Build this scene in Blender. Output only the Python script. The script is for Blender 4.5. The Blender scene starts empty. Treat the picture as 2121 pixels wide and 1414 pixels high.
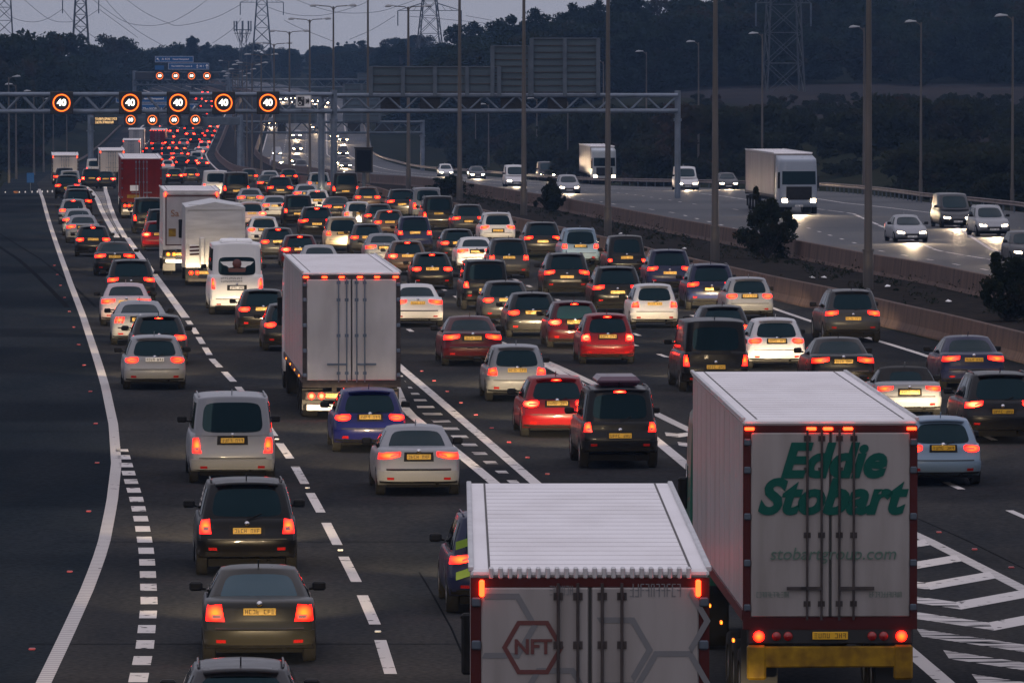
import bpy, math, random
import numpy as np
from mathutils import Vector, Matrix
R = math.radians
rnd = random.Random(7)
SC = bpy.context.scene
COL = SC.collection
# ------------------------------------------------------------------ camera
FPX, PW, PH, YH, ZC = 14200.0, 2121.0, 1414.0, 30.0, 10.4
PITCH = math.atan((PH/2-YH)/FPX)
cd = bpy.data.cameras.new('camera'); cam = bpy.data.objects.new('camera', cd); COL.objects.link(cam)
cd.sensor_width = 36; cd.lens = FPX/PW*36; cd.clip_start = 1; cd.clip_end = 9000
cam.location = (0, 0, ZC); cam.rotation_euler = (R(90)-PITCH, 0, 0)
SC.camera = cam
# ------------------------------------------------------------------ dusk sky
W = bpy.data.worlds.new('World'); SC.world = W; W.use_nodes = True
nt = W.node_tree; nt.nodes.clear()
out = nt.nodes.new('ShaderNodeOutputWorld'); bg = nt.nodes.new('ShaderNodeBackground')
sky = nt.nodes.new('ShaderNodeTexSky'); sky.sky_type = 'NISHITA'; sky.sun_disc = False
sky.sun_elevation = R(2.0); sky.sun_rotation = R(200); sky.dust_density = 2.0; sky.ozone_density = 2.0
tc = nt.nodes.new('ShaderNodeTexCoord'); sep = nt.nodes.new('ShaderNodeSeparateXYZ')
ramp = nt.nodes.new('ShaderNodeValToRGB')          # overcast veil: dull lavender horizon, brighter overhead
e = ramp.color_ramp.elements
e[0].position = 0.0; e[0].color = (0.40, 0.40, 0.46, 1)
e[1].position = 0.15; e[1].color = (0.36, 0.355, 0.42, 1)
k = e.new(0.5); k.color = (0.60, 0.58, 0.68, 1)
k = e.new(1.0); k.color = (1.05, 0.98, 1.12, 1)
mixw = nt.nodes.new('ShaderNodeMix'); mixw.data_type = 'RGBA'; mixw.inputs[0].default_value = 0.9
sc_ = nt.nodes.new('ShaderNodeVectorMath'); sc_.operation = 'SCALE'; sc_.inputs['Scale'].default_value = 10.0
nt.links.new(tc.outputs['Generated'], sep.inputs[0]); nt.links.new(sep.outputs[2], ramp.inputs[0])
nt.links.new(ramp.outputs[0], sc_.inputs[0])
nt.links.new(sky.outputs[0], mixw.inputs['A']); nt.links.new(sc_.outputs[0], mixw.inputs['B'])
nt.links.new(mixw.outputs['Result'], bg.inputs[0]); bg.inputs[1].default_value = 0.10
nt.links.new(bg.outputs[0], out.inputs[0])
sl = bpy.data.lights.new('sun', 'SUN'); sun = bpy.data.objects.new('sun', sl); COL.objects.link(sun)
sl.energy = 0.12; sl.angle = R(20); sl.color = (1, 0.8, 0.7)
sun.rotation_euler = (R(78), 0, R(-20))
SC.view_settings.view_transform = 'Standard'; SC.view_settings.look = 'None'
SC.view_settings.exposure = 0.0; SC.view_settings.gamma = 1.0
SC.render.engine = 'CYCLES'
cy = SC.cycles
cy.use_denoising = True
cy.max_bounces = 5; cy.diffuse_bounces = 2; cy.glossy_bounces = 3; cy.transmission_bounces = 2; cy.volume_bounces = 0
cy.sample_clamp_indirect = 4.0; cy.sample_clamp_direct = 0
cy.caustics_reflective = False; cy.caustics_refractive = False
cy.use_light_tree = True
# ------------------------------------------------------------------ helpers
def lerpl(pts, x):
    if x <= pts[0][0]: return pts[0][1]
    for (a, b), (c, d) in zip(pts, pts[1:]):
        if x <= c: return b+(d-b)*(x-a)/(c-a)
    return pts[-1][1]
def smooth(x): x = max(0., min(1., x)); return x*x*(3-2*x)
HK = [(0, 10.3), (60, 10.3), (115, 10.4), (200, 10.6), (245, 11.0), (300, 11.5), (360, 12.15), (430, 12.8), (490, 13.3),
      (600, 15.2), (700, 17.2), (830, 19.4), (930, 21.2), (1000, 22.1), (1100, 22.7), (1283, 20.2), (1500, 18.6), (1800, 18.0), (2300, 18.0), (6000, 18)]
def hs(Y):                                            # cubic through the knots
    n = len(HK)
    for i in range(n-1):
        if Y <= HK[i+1][0]: break
    x0, y0 = HK[i]; x1, y1 = HK[i+1]; h = x1-x0
    def m(j):
        if j <= 0 or j >= n-1: return 0.
        return (HK[j+1][1]-HK[j-1][1])/(HK[j+1][0]-HK[j-1][0])
    t = max(0, min(1, (Y-x0)/h)); t2, t3 = t*t, t*t*t
    return (2*t3-3*t2+1)*y0+(t3-2*t2+t)*h*m(i)+(-2*t3+3*t2)*y1+(t3-t2)*h*m(i+1)
ST = [float(y) for y in range(-40, 700, 4)]+[float(y) for y in range(700, 2401, 10)]
SZ = [ZC-hs(y) for y in ST]
def zr(Y): return float(np.interp(Y, ST, SZ))
_cp, _sp = math.cos(PITCH), math.sin(PITCH)
def ray(px, py):
    a, b = (px-PW/2)/FPX, (PH/2-py)/FPX
    d = Vector((a, _cp+b*_sp, -_sp+b*_cp))
    return d/d.y
def P(px, py, Y):                                     # the point at forward distance Y seen at a photo pixel
    d = ray(px, py); return Vector((d.x*Y, Y, ZC+d.z*Y))
def at(px, py, dz=0.0, lo=55., hi=2300.):             # where the pixel's ray meets the road (or a height above it)
    d = ray(px, py); f = lambda Y: ZC+d.z*Y-zr(Y)-dz
    y0 = lo; step = 4.
    while y0 < hi and f(y0+step) > 0: y0 += step
    a, b = y0, y0+step
    for _ in range(30):
        m = (a+b)/2
        if f(m) > 0: a = m
        else: b = m
    return Vector((d.x*a, a, zr(a)+dz))
class Line:                                           # X as a function of Y
    def __init__(s, pts): s.p = sorted((p[1], p[0]) for p in pts); s.y = [q[0] for q in s.p]; s.x = [q[1] for q in s.p]
    def __call__(s, Y):
        if Y < s.y[0]: return s.x[0]+(Y-s.y[0])*(s.x[1]-s.x[0])/(s.y[1]-s.y[0])
        if Y > s.y[-1]: return s.x[-1]+(Y-s.y[-1])*(s.x[-1]-s.x[-2])/(s.y[-1]-s.y[-2])
        return float(np.interp(Y, s.y, s.x))
    def d(s, Y, h=12): return (s(Y+h)-s(Y-h))/(2*h)
def trace(px, dz=0.0, extra=()): return Line([tuple(at(x, y, dz))[:2] for x, y in px]+list(extra))
class MB:
    def __init__(s): s.v = []; s.f = []; s.m = []; s.s = []
    def add(s, vs, fs, m=0, sm=False):
        o = len(s.v); s.v += [tuple(v) for v in vs]
        for f in fs: s.f.append([o+i for i in f]); s.m.append(m); s.s.append(sm)
    def bx(s, x0, x1, y0, y1, z0, z1, m=0, M=None):
        vs = [Vector((x, y, z)) for z in (z0, z1) for y in (y0, y1) for x in (x0, x1)]
        if M is not None: vs = [M@v for v in vs]
        s.add(vs, [(0, 2, 3, 1), (4, 5, 7, 6), (0, 1, 5, 4), (2, 6, 7, 3), (0, 4, 6, 2), (1, 3, 7, 5)], m)
    def bev(s, x0, x1, y0, y1, z0, z1, b, m=0):      # box with chamfered edges
        xs = [(x0, x0+b), (x1, x1-b)]; ys = [(y0, y0+b), (y1, y1-b)]; zs = [(z0, z0+b), (z1, z1-b)]
        vs = []; ix = {}
        for i in (0, 1):
            for j in (0, 1):
                for k in (0, 1):
                    for a in range(3):
                        ix[i, j, k, a] = len(vs)
                        vs.append((xs[i][0 if a == 0 else 1], ys[j][0 if a == 1 else 1], zs[k][0 if a == 2 else 1]))
        fs = []
        for a in range(3):
            for sd in (0, 1):
                o = [q for q in range(3) if q != a]; f = []
                for p, q in ((0, 0), (1, 0), (1, 1), (0, 1)):
                    c = [0, 0, 0]; c[a] = sd; c[o[0]] = p; c[o[1]] = q; f.append(ix[c[0], c[1], c[2], a])
                fs.append(f)
        for a in range(3):
            o = [q for q in range(3) if q != a]
            for p in (0, 1):
                for q in (0, 1):
                    c = [0, 0, 0]; c[o[0]] = p; c[o[1]] = q; f = []
                    for sd, ax in ((0, o[0]), (1, o[0]), (1, o[1]), (0, o[1])):
                        c[a] = sd; f.append(ix[c[0], c[1], c[2], ax])
                    fs.append(f)
        for i in (0, 1):
            for j in (0, 1):
                for k in (0, 1): fs.append([ix[i, j, k, a] for a in range(3)])
        s.add(vs, fs, m)
    def tube(s, p0, p1, r, n=8, r1=None, m=0, cap=True):
        p0, p1 = Vector(p0), Vector(p1); r1 = r if r1 is None else r1
        z = (p1-p0).normalized(); x = z.cross(Vector((0, 0, 1)) if abs(z.z) < .9 else Vector((1, 0, 0))).normalized(); y = z.cross(x)
        vs = []
        for p, q in ((p0, r), (p1, r1)):
            vs += [p+(x*math.cos(2*math.pi*i/n)+y*math.sin(2*math.pi*i/n))*q for i in range(n)]
        s.add(vs, [(i, (i+1) % n, n+(i+1) % n, n+i) for i in range(n)], m, True)
        if cap: s.add(vs[:n], [list(range(n))[::-1]], m); s.add(vs[n:], [list(range(n))], m)
    def poly(s, pts, r, n=5, m=0):
        for a, b in zip(pts, pts[1:]): s.tube(a, b, r, n, m=m, cap=False)
    def lathe(s, prof, c, ax, n=18, m=0, sm=True):   # prof: (offset along the axis, radius)
        c = Vector(c); ax = Vector(ax).normalized(); x = ax.cross(Vector((0, 0, 1)) if abs(ax.z) < .9 else Vector((1, 0, 0))).normalized(); y = ax.cross(x)
        vs = [c+ax*t+(x*math.cos(2*math.pi*i/n)+y*math.sin(2*math.pi*i/n))*q for t, q in prof for i in range(n)]
        s.add(vs, [(j*n+i, j*n+(i+1) % n, (j+1)*n+(i+1) % n, (j+1)*n+i) for j in range(len(prof)-1) for i in range(n)], m, sm)
    def quad(s, a, b, c, d, m=0): s.add([a, b, c, d], [(0, 1, 2, 3)], m)
    def grid(s, rows, m=0, sm=True, flip=False):
        n = len(rows[0]); vs = [p for r in rows for p in r]
        fs = [(j*n+i, j*n+i+1, (j+1)*n+i+1, (j+1)*n+i) for j in range(len(rows)-1) for i in range(n-1)]
        if flip: fs = [f[::-1] for f in fs]
        s.add(vs, fs, m, sm)
    def mesh(s, name, mats, fix=False):
        me = bpy.data.meshes.new(name); me.from_pydata(s.v, [], s.f)
        me.polygons.foreach_set('material_index', s.m); me.polygons.foreach_set('use_smooth', s.s)
        for q in (mats if isinstance(mats, (list, tuple)) else [mats]): me.materials.append(q)
        if fix:
            import bmesh
            bm = bmesh.new(); bm.from_mesh(me); bmesh.ops.recalc_face_normals(bm, faces=bm.faces); bm.to_mesh(me); bm.free()
        me.update(); return me
def ob(name, mesh, parent=None, loc=(0, 0, 0), rot=(0, 0, 0), color=None):
    o = bpy.data.objects.new(name, mesh); COL.objects.link(o)
    o.location = loc; o.rotation_euler = rot; o.parent = parent
    if color: o.color = (*color, 1)
    return o
def tag(o, label, cat, group=None, kind=None):
    if label: o['label'] = label
    if cat: o['category'] = cat
    if group: o['group'] = group
    if kind: o['kind'] = kind
    return o
def thing(name, loc, rz, label, cat, group=None): return tag(ob(name, None, None, loc, (0, 0, rz)), label, cat, group)
def struct(name, mesh): return tag(ob(name, mesh), None, None, None, 'structure')
# ------------------------------------------------------------------ materials
def mat(name, col=(.5, .5, .5), rough=.5, metal=0., coat=0., emit=None, es=0., spec=None):
    m = bpy.data.materials.new(name); m.use_nodes = True; b = m.node_tree.nodes['Principled BSDF']
    b.inputs['Base Color'].default_value = (*col, 1); b.inputs['Roughness'].default_value = rough; b.inputs['Metallic'].default_value = metal
    b.inputs['Coat Weight'].default_value = coat; b.inputs['Coat Roughness'].default_value = .05
    if spec is not None: b.inputs['Specular IOR Level'].default_value = spec
    if emit: b.inputs['Emission Color'].default_value = (*emit, 1); b.inputs['Emission Strength'].default_value = es
    return m
def N(m, t): return m.node_tree.nodes.new(t)
def Lk(m, a, b): m.node_tree.links.new(a, b)
def noisy(name, c1, c2, scale, rough=.8, metal=0., detail=4, coord='Object', lo=.35, hi=.65, stretch=None, bump=0., spec=.22):
    m = mat(name, c1, rough, metal, spec=spec); b = m.node_tree.nodes['Principled BSDF']
    t = N(m, 'ShaderNodeTexCoord'); n = N(m, 'ShaderNodeTexNoise'); r = N(m, 'ShaderNodeValToRGB')
    n.inputs['Scale'].default_value = scale; n.inputs['Detail'].default_value = detail
    src = t.outputs[coord]
    if stretch:
        mp = N(m, 'ShaderNodeMapping'); mp.inputs['Scale'].default_value = stretch; Lk(m, src, mp.inputs[0]); src = mp.outputs[0]
    Lk(m, src, n.inputs['Vector']); Lk(m, n.outputs[0], r.inputs[0])
    r.color_ramp.elements[0].position = lo; r.color_ramp.elements[0].color = (*c1, 1)
    r.color_ramp.elements[1].position = hi; r.color_ramp.elements[1].color = (*c2, 1)
    Lk(m, r.outputs[0], b.inputs['Base Color'])
    if bump:
        bp = N(m, 'ShaderNodeBump'); bp.inputs['Strength'].default_value = bump; Lk(m, n.outputs[0], bp.inputs['Height']); Lk(m, bp.outputs[0], b.inputs['Normal'])
    return m
def paintmat(name, rough, metal, coat):
    m = mat(name, (.5,)*3, rough, metal, coat); b = m.node_tree.nodes['Principled BSDF']
    oi = N(m, 'ShaderNodeObjectInfo'); t = N(m, 'ShaderNodeTexCoord'); n = N(m, 'ShaderNodeTexNoise'); n.inputs['Scale'].default_value = 2.3; n.inputs['Detail'].default_value = 5
    Lk(m, t.outputs['Object'], n.inputs['Vector'])
    mx = N(m, 'ShaderNodeMix'); mx.data_type = 'RGBA'; mx.blend_type = 'MIX'; mx.inputs['B'].default_value = (.05, .043, .035, 1); b.inputs['Specular IOR Level'].default_value = .16
    sx = N(m, 'ShaderNodeSeparateXYZ'); Lk(m, t.outputs['Object'], sx.inputs[0])
    mr = N(m, 'ShaderNodeMapRange'); mr.inputs[1].default_value = .6; mr.inputs[2].default_value = .2; mr.inputs[3].default_value = .0; mr.inputs[4].default_value = .5; Lk(m, sx.outputs[2], mr.inputs[0])
    ml = N(m, 'ShaderNodeMath'); ml.operation = 'MULTIPLY'; Lk(m, mr.outputs[0], ml.inputs[0]); Lk(m, n.outputs[0], ml.inputs[1])   # road grime on the sills
    Lk(m, ml.outputs[0], mx.inputs[0]); Lk(m, oi.outputs['Color'], mx.inputs['A']); Lk(m, mx.outputs['Result'], b.inputs['Base Color'])
    mr2 = N(m, 'ShaderNodeMapRange'); mr2.inputs[3].default_value = rough-.08; mr2.inputs[4].default_value = rough+.18; Lk(m, n.outputs[0], mr2.inputs[0]); Lk(m, mr2.outputs[0], b.inputs['Roughness'])
    return m
def lampmat(name, core, edge, cs, es_, base):
    m = mat(name, base, .25, 0, .3); b = m.node_tree.nodes['Principled BSDF']
    t = N(m, 'ShaderNodeTexCoord'); sb = N(m, 'ShaderNodeVectorMath'); sb.operation = 'SUBTRACT'; sb.inputs[1].default_value = (.5, .5, .5)
    mu = N(m, 'ShaderNodeVectorMath'); mu.operation = 'MULTIPLY'; mu.inputs[1].default_value = (2, .5, 2); le = N(m, 'ShaderNodeVectorMath'); le.operation = 'LENGTH'
    Lk(m, t.outputs['Generated'], sb.inputs[0]); Lk(m, sb.outputs[0], mu.inputs[0]); Lk(m, mu.outputs[0], le.inputs[0])
    r = N(m, 'ShaderNodeValToRGB'); r.color_ramp.elements[0].position = .25; r.color_ramp.elements[0].color = (*core, 1); r.color_ramp.elements[1].position = 1.; r.color_ramp.elements[1].color = (*edge, 1)
    s = N(m, 'ShaderNodeMapRange'); s.inputs[1].default_value = .2; s.inputs[2].default_value = 1.; s.inputs[3].default_value = cs; s.inputs[4].default_value = es_
    Lk(m, le.outputs['Value'], r.inputs[0]); Lk(m, le.outputs['Value'], s.inputs[0]); Lk(m, r.outputs[0], b.inputs['Emission Color']); Lk(m, s.outputs[0], b.inputs['Emission Strength'])
    return m
M = {}
M['paint'] = paintmat('car_paint', .28, .0, .22)
M['metalpaint'] = paintmat('metallic_paint', .32, .55, .8)
M['glass'] = mat('car_glass', (.0015, .005, .0065), .04, 0, 0, spec=.26)
M['tyre'] = mat('tyre_rubber', (.006, .006, .006), .85, spec=.15)
M['rim'] = mat('alloy_rim', (.35, .36, .37), .35, .8)
M['plastic'] = noisy('black_trim', (.006, .006, .0065), (.013, .0125, .012), 6, .6)
M['under'] = mat('dark_underbody', (.004, .004, .004), .9, spec=.1)
M['glossdoor'] = noisy('glossy_pale_door', (.50, .48, .475), (.38, .36, .35), 1.1, .16, detail=3, stretch=(1.2, 1, .5), bump=.22, spec=.6)
M['glass'].node_tree.nodes['Principled BSDF'].inputs['Specular Tint'].default_value = (.45, .85, 1., 1)
M['chrome'] = mat('chrome_trim', (.6, .6, .62), .12, 1.)
M['tail'] = lampmat('tail_lamp', (1., .021, .0014), (1., .006, .003), 24.0, 5.0, (.25, .006, .004))
M['brake'] = lampmat('brake_lamp', (1., .022, .006), (1., .004, .002), 90., 14.0, (.25, .006, .004))
M['dimlens'] = mat('unlit_red_lens', (.28, .008, .006), .25, 0, .4)
M['amber'] = lampmat('amber_lamp', (1., .30, .03), (1., .18, .01), 5., 2., (.4, .12, .01))
M['marker'] = mat('red_marker_lamp', (.3, .01, .01), .3, emit=(1., .03, .005), es=14.)
M['head'] = lampmat('head_lamp', (1., .86, .62), (1., .78, .5), 110., 25., (.7, .7, .7))
M['headwarm'] = lampmat('distant_head_lamp', (1., .70, .36), (1., .62, .28), 220., 60., (.7, .7, .7))
M['headback'] = mat('clear_headlamp_lens', (.7, .7, .7), .15, emit=(1., .84, .62), es=24.)
M['yplate'] = mat('yellow_number_plate', (.72, .40, .012), .4)
M['wplate'] = mat('white_number_plate', (.75, .75, .74), .4)
M['ink'] = mat('black_ink', (.012, .012, .012), .6)
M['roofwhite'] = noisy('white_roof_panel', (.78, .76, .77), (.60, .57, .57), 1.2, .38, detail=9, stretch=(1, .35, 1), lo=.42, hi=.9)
M['boxwhite'] = noisy('white_box_panel', (.56, .545, .54), (.38, .35, .33), 1.6, .33, detail=9, stretch=(1.6, 1, .22), lo=.42, hi=.85)
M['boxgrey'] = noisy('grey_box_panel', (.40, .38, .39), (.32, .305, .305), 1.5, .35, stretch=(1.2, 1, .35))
M['alu'] = noisy('aluminium_panel', (.58, .58, .59), (.45, .45, .46), 1.8, .33, .35, stretch=(.4, 1, 2.5))
M['redbox'] = noisy('red_box_panel', (.15, .005, .005), (.105, .004, .004), 1.6, .4, spec=.07)
M['doorgrey'] = noisy('dull_white_door', (.29, .275, .27), (.19, .175, .165), 1.7, .35, detail=9, stretch=(1.6, 1, .22), lo=.38, hi=.78)
M['frame_red'] = mat('dark_red_door_frame', (.055, .008, .008), .45, spec=.2)
M['frame_dark'] = noisy('dark_door_frame', (.035, .03, .03), (.06, .05, .048), 5, .5)
M['galv'] = noisy('galvanised_steel', (.17, .21, .27), (.12, .15, .19), 1.2, .5, .3)
M['galvdark'] = noisy('weathered_steel', (.10, .125, .155), (.07, .09, .115), 1.2, .55, .3)
M['signback'] = noisy('grey_sign_back', (.075, .105, .125), (.06, .085, .105), .9, .6, .1, stretch=(.3, 1, 4))
M['signface'] = noisy('blue_sign_face', (.012, .10, .29), (.01, .085, .25), .8, .45)
M['white'] = mat('white_paint', (.78, .78, .78), .5)
M['black'] = mat('black_sign_case', (.010, .010, .011), .6)
M['ring'] = mat('lit_red_ring', (.1, .02, .02), .5, emit=(1., .05, .002), es=1.6)
M['ringcore'] = mat('lit_amber_ring', (.1, .02, .02), .5, emit=(1., .34, .016), es=1.9)
M['digit'] = mat('lit_white_digit', (.3, .3, .3), .5, emit=(1., .93, .80), es=2.6)
M['amberdot'] = mat('lit_amber_text', (.3, .2, .1), .5, emit=(1., .62, .25), es=1.6)
M['plateink'] = mat('faded_plate_ink', (.17, .085, .008), .6)
M['green'] = mat('green_lettering', (.006, .075, .058), .5, spec=.1)
M['palegreen'] = mat('faint_green_lettering', (.10, .16, .13), .5, spec=.1)
M['greylet'] = mat('grey_lettering', (.14, .145, .155), .5)
M['redlet'] = mat('dark_red_lettering', (.10, .026, .024), .5)
M['orangelet'] = mat('brown_orange_lettering', (.24, .10, .035), .5)
M['hiviz'] = mat('yellow_green_reflective', (.20, .34, .02), .5)
M['yellow'] = noisy('yellow_bumper', (.30, .175, .006), (.15, .08, .006), 5, .5, detail=8)
M['lensgrey'] = mat('lantern_shell', (.50, .53, .57), .4)
M['bark'] = noisy('tree_bark', (.05, .042, .035), (.03, .026, .022), 3, .9)
M['cable'] = mat('overhead_cable', (.03, .03, .033), .6)
M['pylon'] = mat('pylon_steel', (.045, .055, .062), .7, .2)
# ------------------------------------------------------------------ lines of the road, traced on the ground
A = trace([(90,1414),(135,1320),(185,1210),(214,1130),(232,1040),(241,960),(235,880),(218,800),(195,725),(172,655),(145,585),(122,520),(105,470),(92,425),(83,398)], 0, [(-48.5, 700), (-60.5, 900), (-67.0, 1110), (-73.2, 1355), (-77, 1480), (-105, 1800), (-140, 2000), (-210, 2300)])
A0 = A
C = trace([(815,1414),(780,1300),(740,1208),(700,1130),(660,1052),(605,955),(545,870),(490,797),(440,745),(395,672),(335,590),(290,530),(255,480),(225,430),(205,397)], 0, [(-43.5, 700), (-58.5, 950), (-64.5, 1110), (-70, 1355), (-73.5, 1480), (-102, 1800), (-137, 2000), (-207, 2300)])
E = trace([(2121,815),(1935,742),(1840,712),(1685,667),(1620,645),(1440,580),(1200,512),(1010,458),(800,402)], 0, [(-20, 640), (-38, 900), (-49.6, 1110), (-56.5, 1355), (-60, 1480), (-88, 1800), (-123, 2000), (-193, 2300)])
G2R = trace([(1225,1100),(1080,975),(960,872),(840,770),(800,735)])
G2L = trace([(1310,1245),(1160,1115),(1000,980),(840,850),(790,735)])
G3R = trace([(2121,1220),(1915,1115),(1640,990),(1400,877),(1145,755),(1030,708)])
G3L = trace([(1960,1414),(1910,1370),(1640,1145),(1370,920),(1230,810),(1030,706)])
NW = trace([(2121,690),(1965,652),(1830,622),(1740,600),(1590,570),(1435,536),(1342,514),(1255,492),(1185,475),(1060,449),(940,420),(805,396)], .9, [(-16, 600), (-34, 860), (-48, 1110), (-55, 1355), (-58.5, 1480), (-86.5, 1800), (-121, 2000), (-191, 2300)])
FW = trace([(2121,582),(2037,567),(1932,545),(1805,525),(1725,510),(1615,490),(1530,474),(1402,452),(1267,427),(1170,409),(1060,393),(1000,383)], 1.0, [(-9.5, 620), (-27, 860), (-41.5, 1110), (-48, 1355), (-51.5, 1480), (-79, 1800), (-114, 2000), (-184, 2300)])
GR = Line([(FW(y)+15.3, y) for y in (0, 150, 250, 300, 350)]+[tuple(at(x, y, .7))[:2] for x, y in ((2121,420),(1905,399),(1790,385),(1707,379))]+[(10.0, 640), (-8, 860), (-23, 1110), (-30, 1355), (-35.5, 1480), (-63, 1800), (-98, 2000), (-168, 2300)])
XL = lambda Y: min(A(Y), C(Y)-2.6)-3.4+2.8*smooth((Y-850)/200.)
XR = lambda Y: GR(Y)+.6
def cols(Y): return [XL(Y), A(Y), C(Y), E(Y), NW(Y)]
def strip_ys(y0, y1): return [y0]+[s for s in ST if y0+.01 < s < y1-.01]+[y1]
def ribbon(mb, f0, f1, y0, y1, dz, m=0, nx=1):
    rows = []
    for y in strip_ys(y0, y1):
        a, b = f0(y), f1(y); rows.append([(a+(b-a)*i/nx, y, zr(y)+dz) for i in range(nx+1)])
    mb.grid(rows, m, False)
def asphalt(name, c1, c2, sp=0.):
    m = noisy(name, c1, c2, .35, .58, detail=6, bump=0.0, stretch=(1, .18, 1), spec=sp); nt_ = m.node_tree; b = nt_.nodes['Principled BSDF']
    t = N(m, 'ShaderNodeTexCoord'); n = N(m, 'ShaderNodeTexNoise'); n.inputs['Scale'].default_value = 9; n.inputs['Detail'].default_value = 8; Lk(m, t.outputs['Object'], n.inputs['Vector'])
    mx = N(m, 'ShaderNodeMix'); mx.data_type = 'RGBA'; mx.blend_type = 'MULTIPLY'; mx.inputs[0].default_value = .75
    r = N(m, 'ShaderNodeValToRGB'); r.color_ramp.elements[0].position = .3; r.color_ramp.elements[0].color = (.55, .55, .55, 1); r.color_ramp.elements[1].position = .7; r.color_ramp.elements[1].color = (1.3, 1.3, 1.3, 1)
    Lk(m, n.outputs[0], r.inputs[0])
    old = b.inputs['Base Color'].links[0].from_socket; Lk(m, old, mx.inputs['A']); Lk(m, r.outputs[0], mx.inputs['B'])
    # oil-dark bands across the carriageway where slabs were relaid
    mp = N(m, 'ShaderNodeMapping'); mp.inputs['Scale'].default_value = (.012, .055, 1); Lk(m, t.outputs['Object'], mp.inputs[0])
    n2 = N(m, 'ShaderNodeTexNoise'); n2.inputs['Scale'].default_value = 1.; n2.inputs['Detail'].default_value = 1; Lk(m, mp.outputs[0], n2.inputs['Vector'])
    r2 = N(m, 'ShaderNodeValToRGB'); r2.color_ramp.elements[0].position = .44; r2.color_ramp.elements[0].color = (.70, .71, .74, 1); r2.color_ramp.elements[1].position = .5; r2.color_ramp.elements[1].color = (1, 1, 1, 1); Lk(m, n2.outputs[0], r2.inputs[0])
    m2 = N(m, 'ShaderNodeMix'); m2.data_type = 'RGBA'; m2.blend_type = 'MULTIPLY'; m2.inputs[0].default_value = 1.; Lk(m, mx.outputs['Result'], m2.inputs['A']); Lk(m, r2.outputs[0], m2.inputs['B'])
    Lk(m, m2.outputs['Result'], b.inputs['Base Color'])
    bp = N(m, 'ShaderNodeBump'); bp.inputs['Strength'].default_value = .25; bp.inputs['Distance'].default_value = .02; Lk(m, n.outputs[0], bp.inputs['Height']); Lk(m, bp.outputs[0], b.inputs['Normal'])
    return m
def paintline(name, wear, ribs=0., st=(.7, .5, 1)):
    m = noisy(name, (.03, .033, .036), (.52, .50, .49), 6., .6, detail=9, spec=0., lo=wear, hi=wear+.06, stretch=st)
    if ribs:
        b = m.node_tree.nodes['Principled BSDF']; old = b.inputs['Base Color'].links[0].from_socket
        t = N(m, 'ShaderNodeTexCoord'); w = N(m, 'ShaderNodeTexWave'); w.bands_direction = 'Y'; w.inputs['Scale'].default_value = ribs; w.inputs['Distortion'].default_value = .6; w.inputs['Detail'].default_value = 2
        Lk(m, t.outputs['Object'], w.inputs['Vector']); mx = N(m, 'ShaderNodeMix'); mx.data_type = 'RGBA'; mx.blend_type = 'MULTIPLY'; mx.inputs[0].default_value = .35
        Lk(m, old, mx.inputs['A']); Lk(m, w.outputs[0], mx.inputs['B']); Lk(m, mx.outputs['Result'], b.inputs['Base Color'])
    return m
M['asphalt'] = asphalt('asphalt', (.029, .032, .036), (.050, .049, .048))
M['asphalt2'] = asphalt('dark_asphalt', (.020, .026, .032), (.029, .034, .039))
M['asphalt3'] = asphalt('oncoming_asphalt', (.052, .056, .064), (.064, .067, .073), .08)
M['line'] = paintline('worn_white_line', .33)
M['lineold'] = paintline('badly_worn_white_line', .43, st=(.12, 1.1, 1))
M['linerib'] = paintline('ribbed_white_line', .28, .9)
M['tar'] = mat('tar_seam', (.012, .013, .015), .8, spec=0.)
mb = MB(); ribbon(mb, C, NW, -40, 2300, 0, 0, 4); ribbon(mb, A, C, -40, 2300, 0, 0, 1); ribbon(mb, XL, A, -40, 2300, 0, 1, 1)
struct('road', mb.mesh('road', [M['asphalt'], M['asphalt2']]))
mb = MB(); ribbon(mb, lambda y: FW(y)+.02, XR, -40, 2300, 0.0, 0, 3)
struct('opposite_road', mb.mesh('opposite_road', [M['asphalt3']]))
# markings: sheets 4 mm above the asphalt
mk = MB()
def off(f, d): return lambda y: f(y)+d
def solid(f, w, y0, y1, m=0): ribbon(mk, off(f, -w/2), off(f, w/2), y0, y1, .004, m)
def dashes(f, w, y0, y1, on, gap, m=0):
    y = y0
    while y < y1: ribbon(mk, off(f, -w/2), off(f, w/2), y, min(y+on, y1), .004, m); y += on+gap
YA = at(235, 900)[1]; YC = at(388, 664)[1]
solid(A, .245, 60, 590, 2)
short = trace([(285,1414),(300,1340),(309,1250),(306,1180),(303,1140),(294,1085),(283,1035),(268,985),(252,930)])
dashes(short, .30, 60, at(252, 930)[1], 1.55, 1.35, 0)
dashes(C, .20, at(815, 1395)[1]-9*5, YC, 6, 3, 0)
solid(C, .30, YC+3, at(262, 492)[1], 0)
solid(off(C, -.55), .32, at(262, 492)[1], 640, 0); CR = trace([(258,490),(240,458),(227,425),(219,397)], 0, [(-41.6, 700)])
solid(CR, .30, at(262, 492)[1], 640, 0)
y = at(257, 484)[1]
while y < 560:
    ribbon(mk, off(C, -.35), lambda q: CR(q)-.18, y, y+1.0, .004, 0); y += 2.6
solid(G2R, .26, 132, at(800, 735)[1], 0); solid(G2L, .26, 132, at(800, 735)[1], 0)
y = 136
while y < 203: ribbon(mk, off(G2L, .35), off(G2R, -.35), y, y+1.0, .004, 1); y += 3.4
solid(G3R, .28, 60, at(1030, 708)[1], 2); solid(G3L, .28, 60, at(1030, 708)[1], 0)
y = 82
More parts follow.
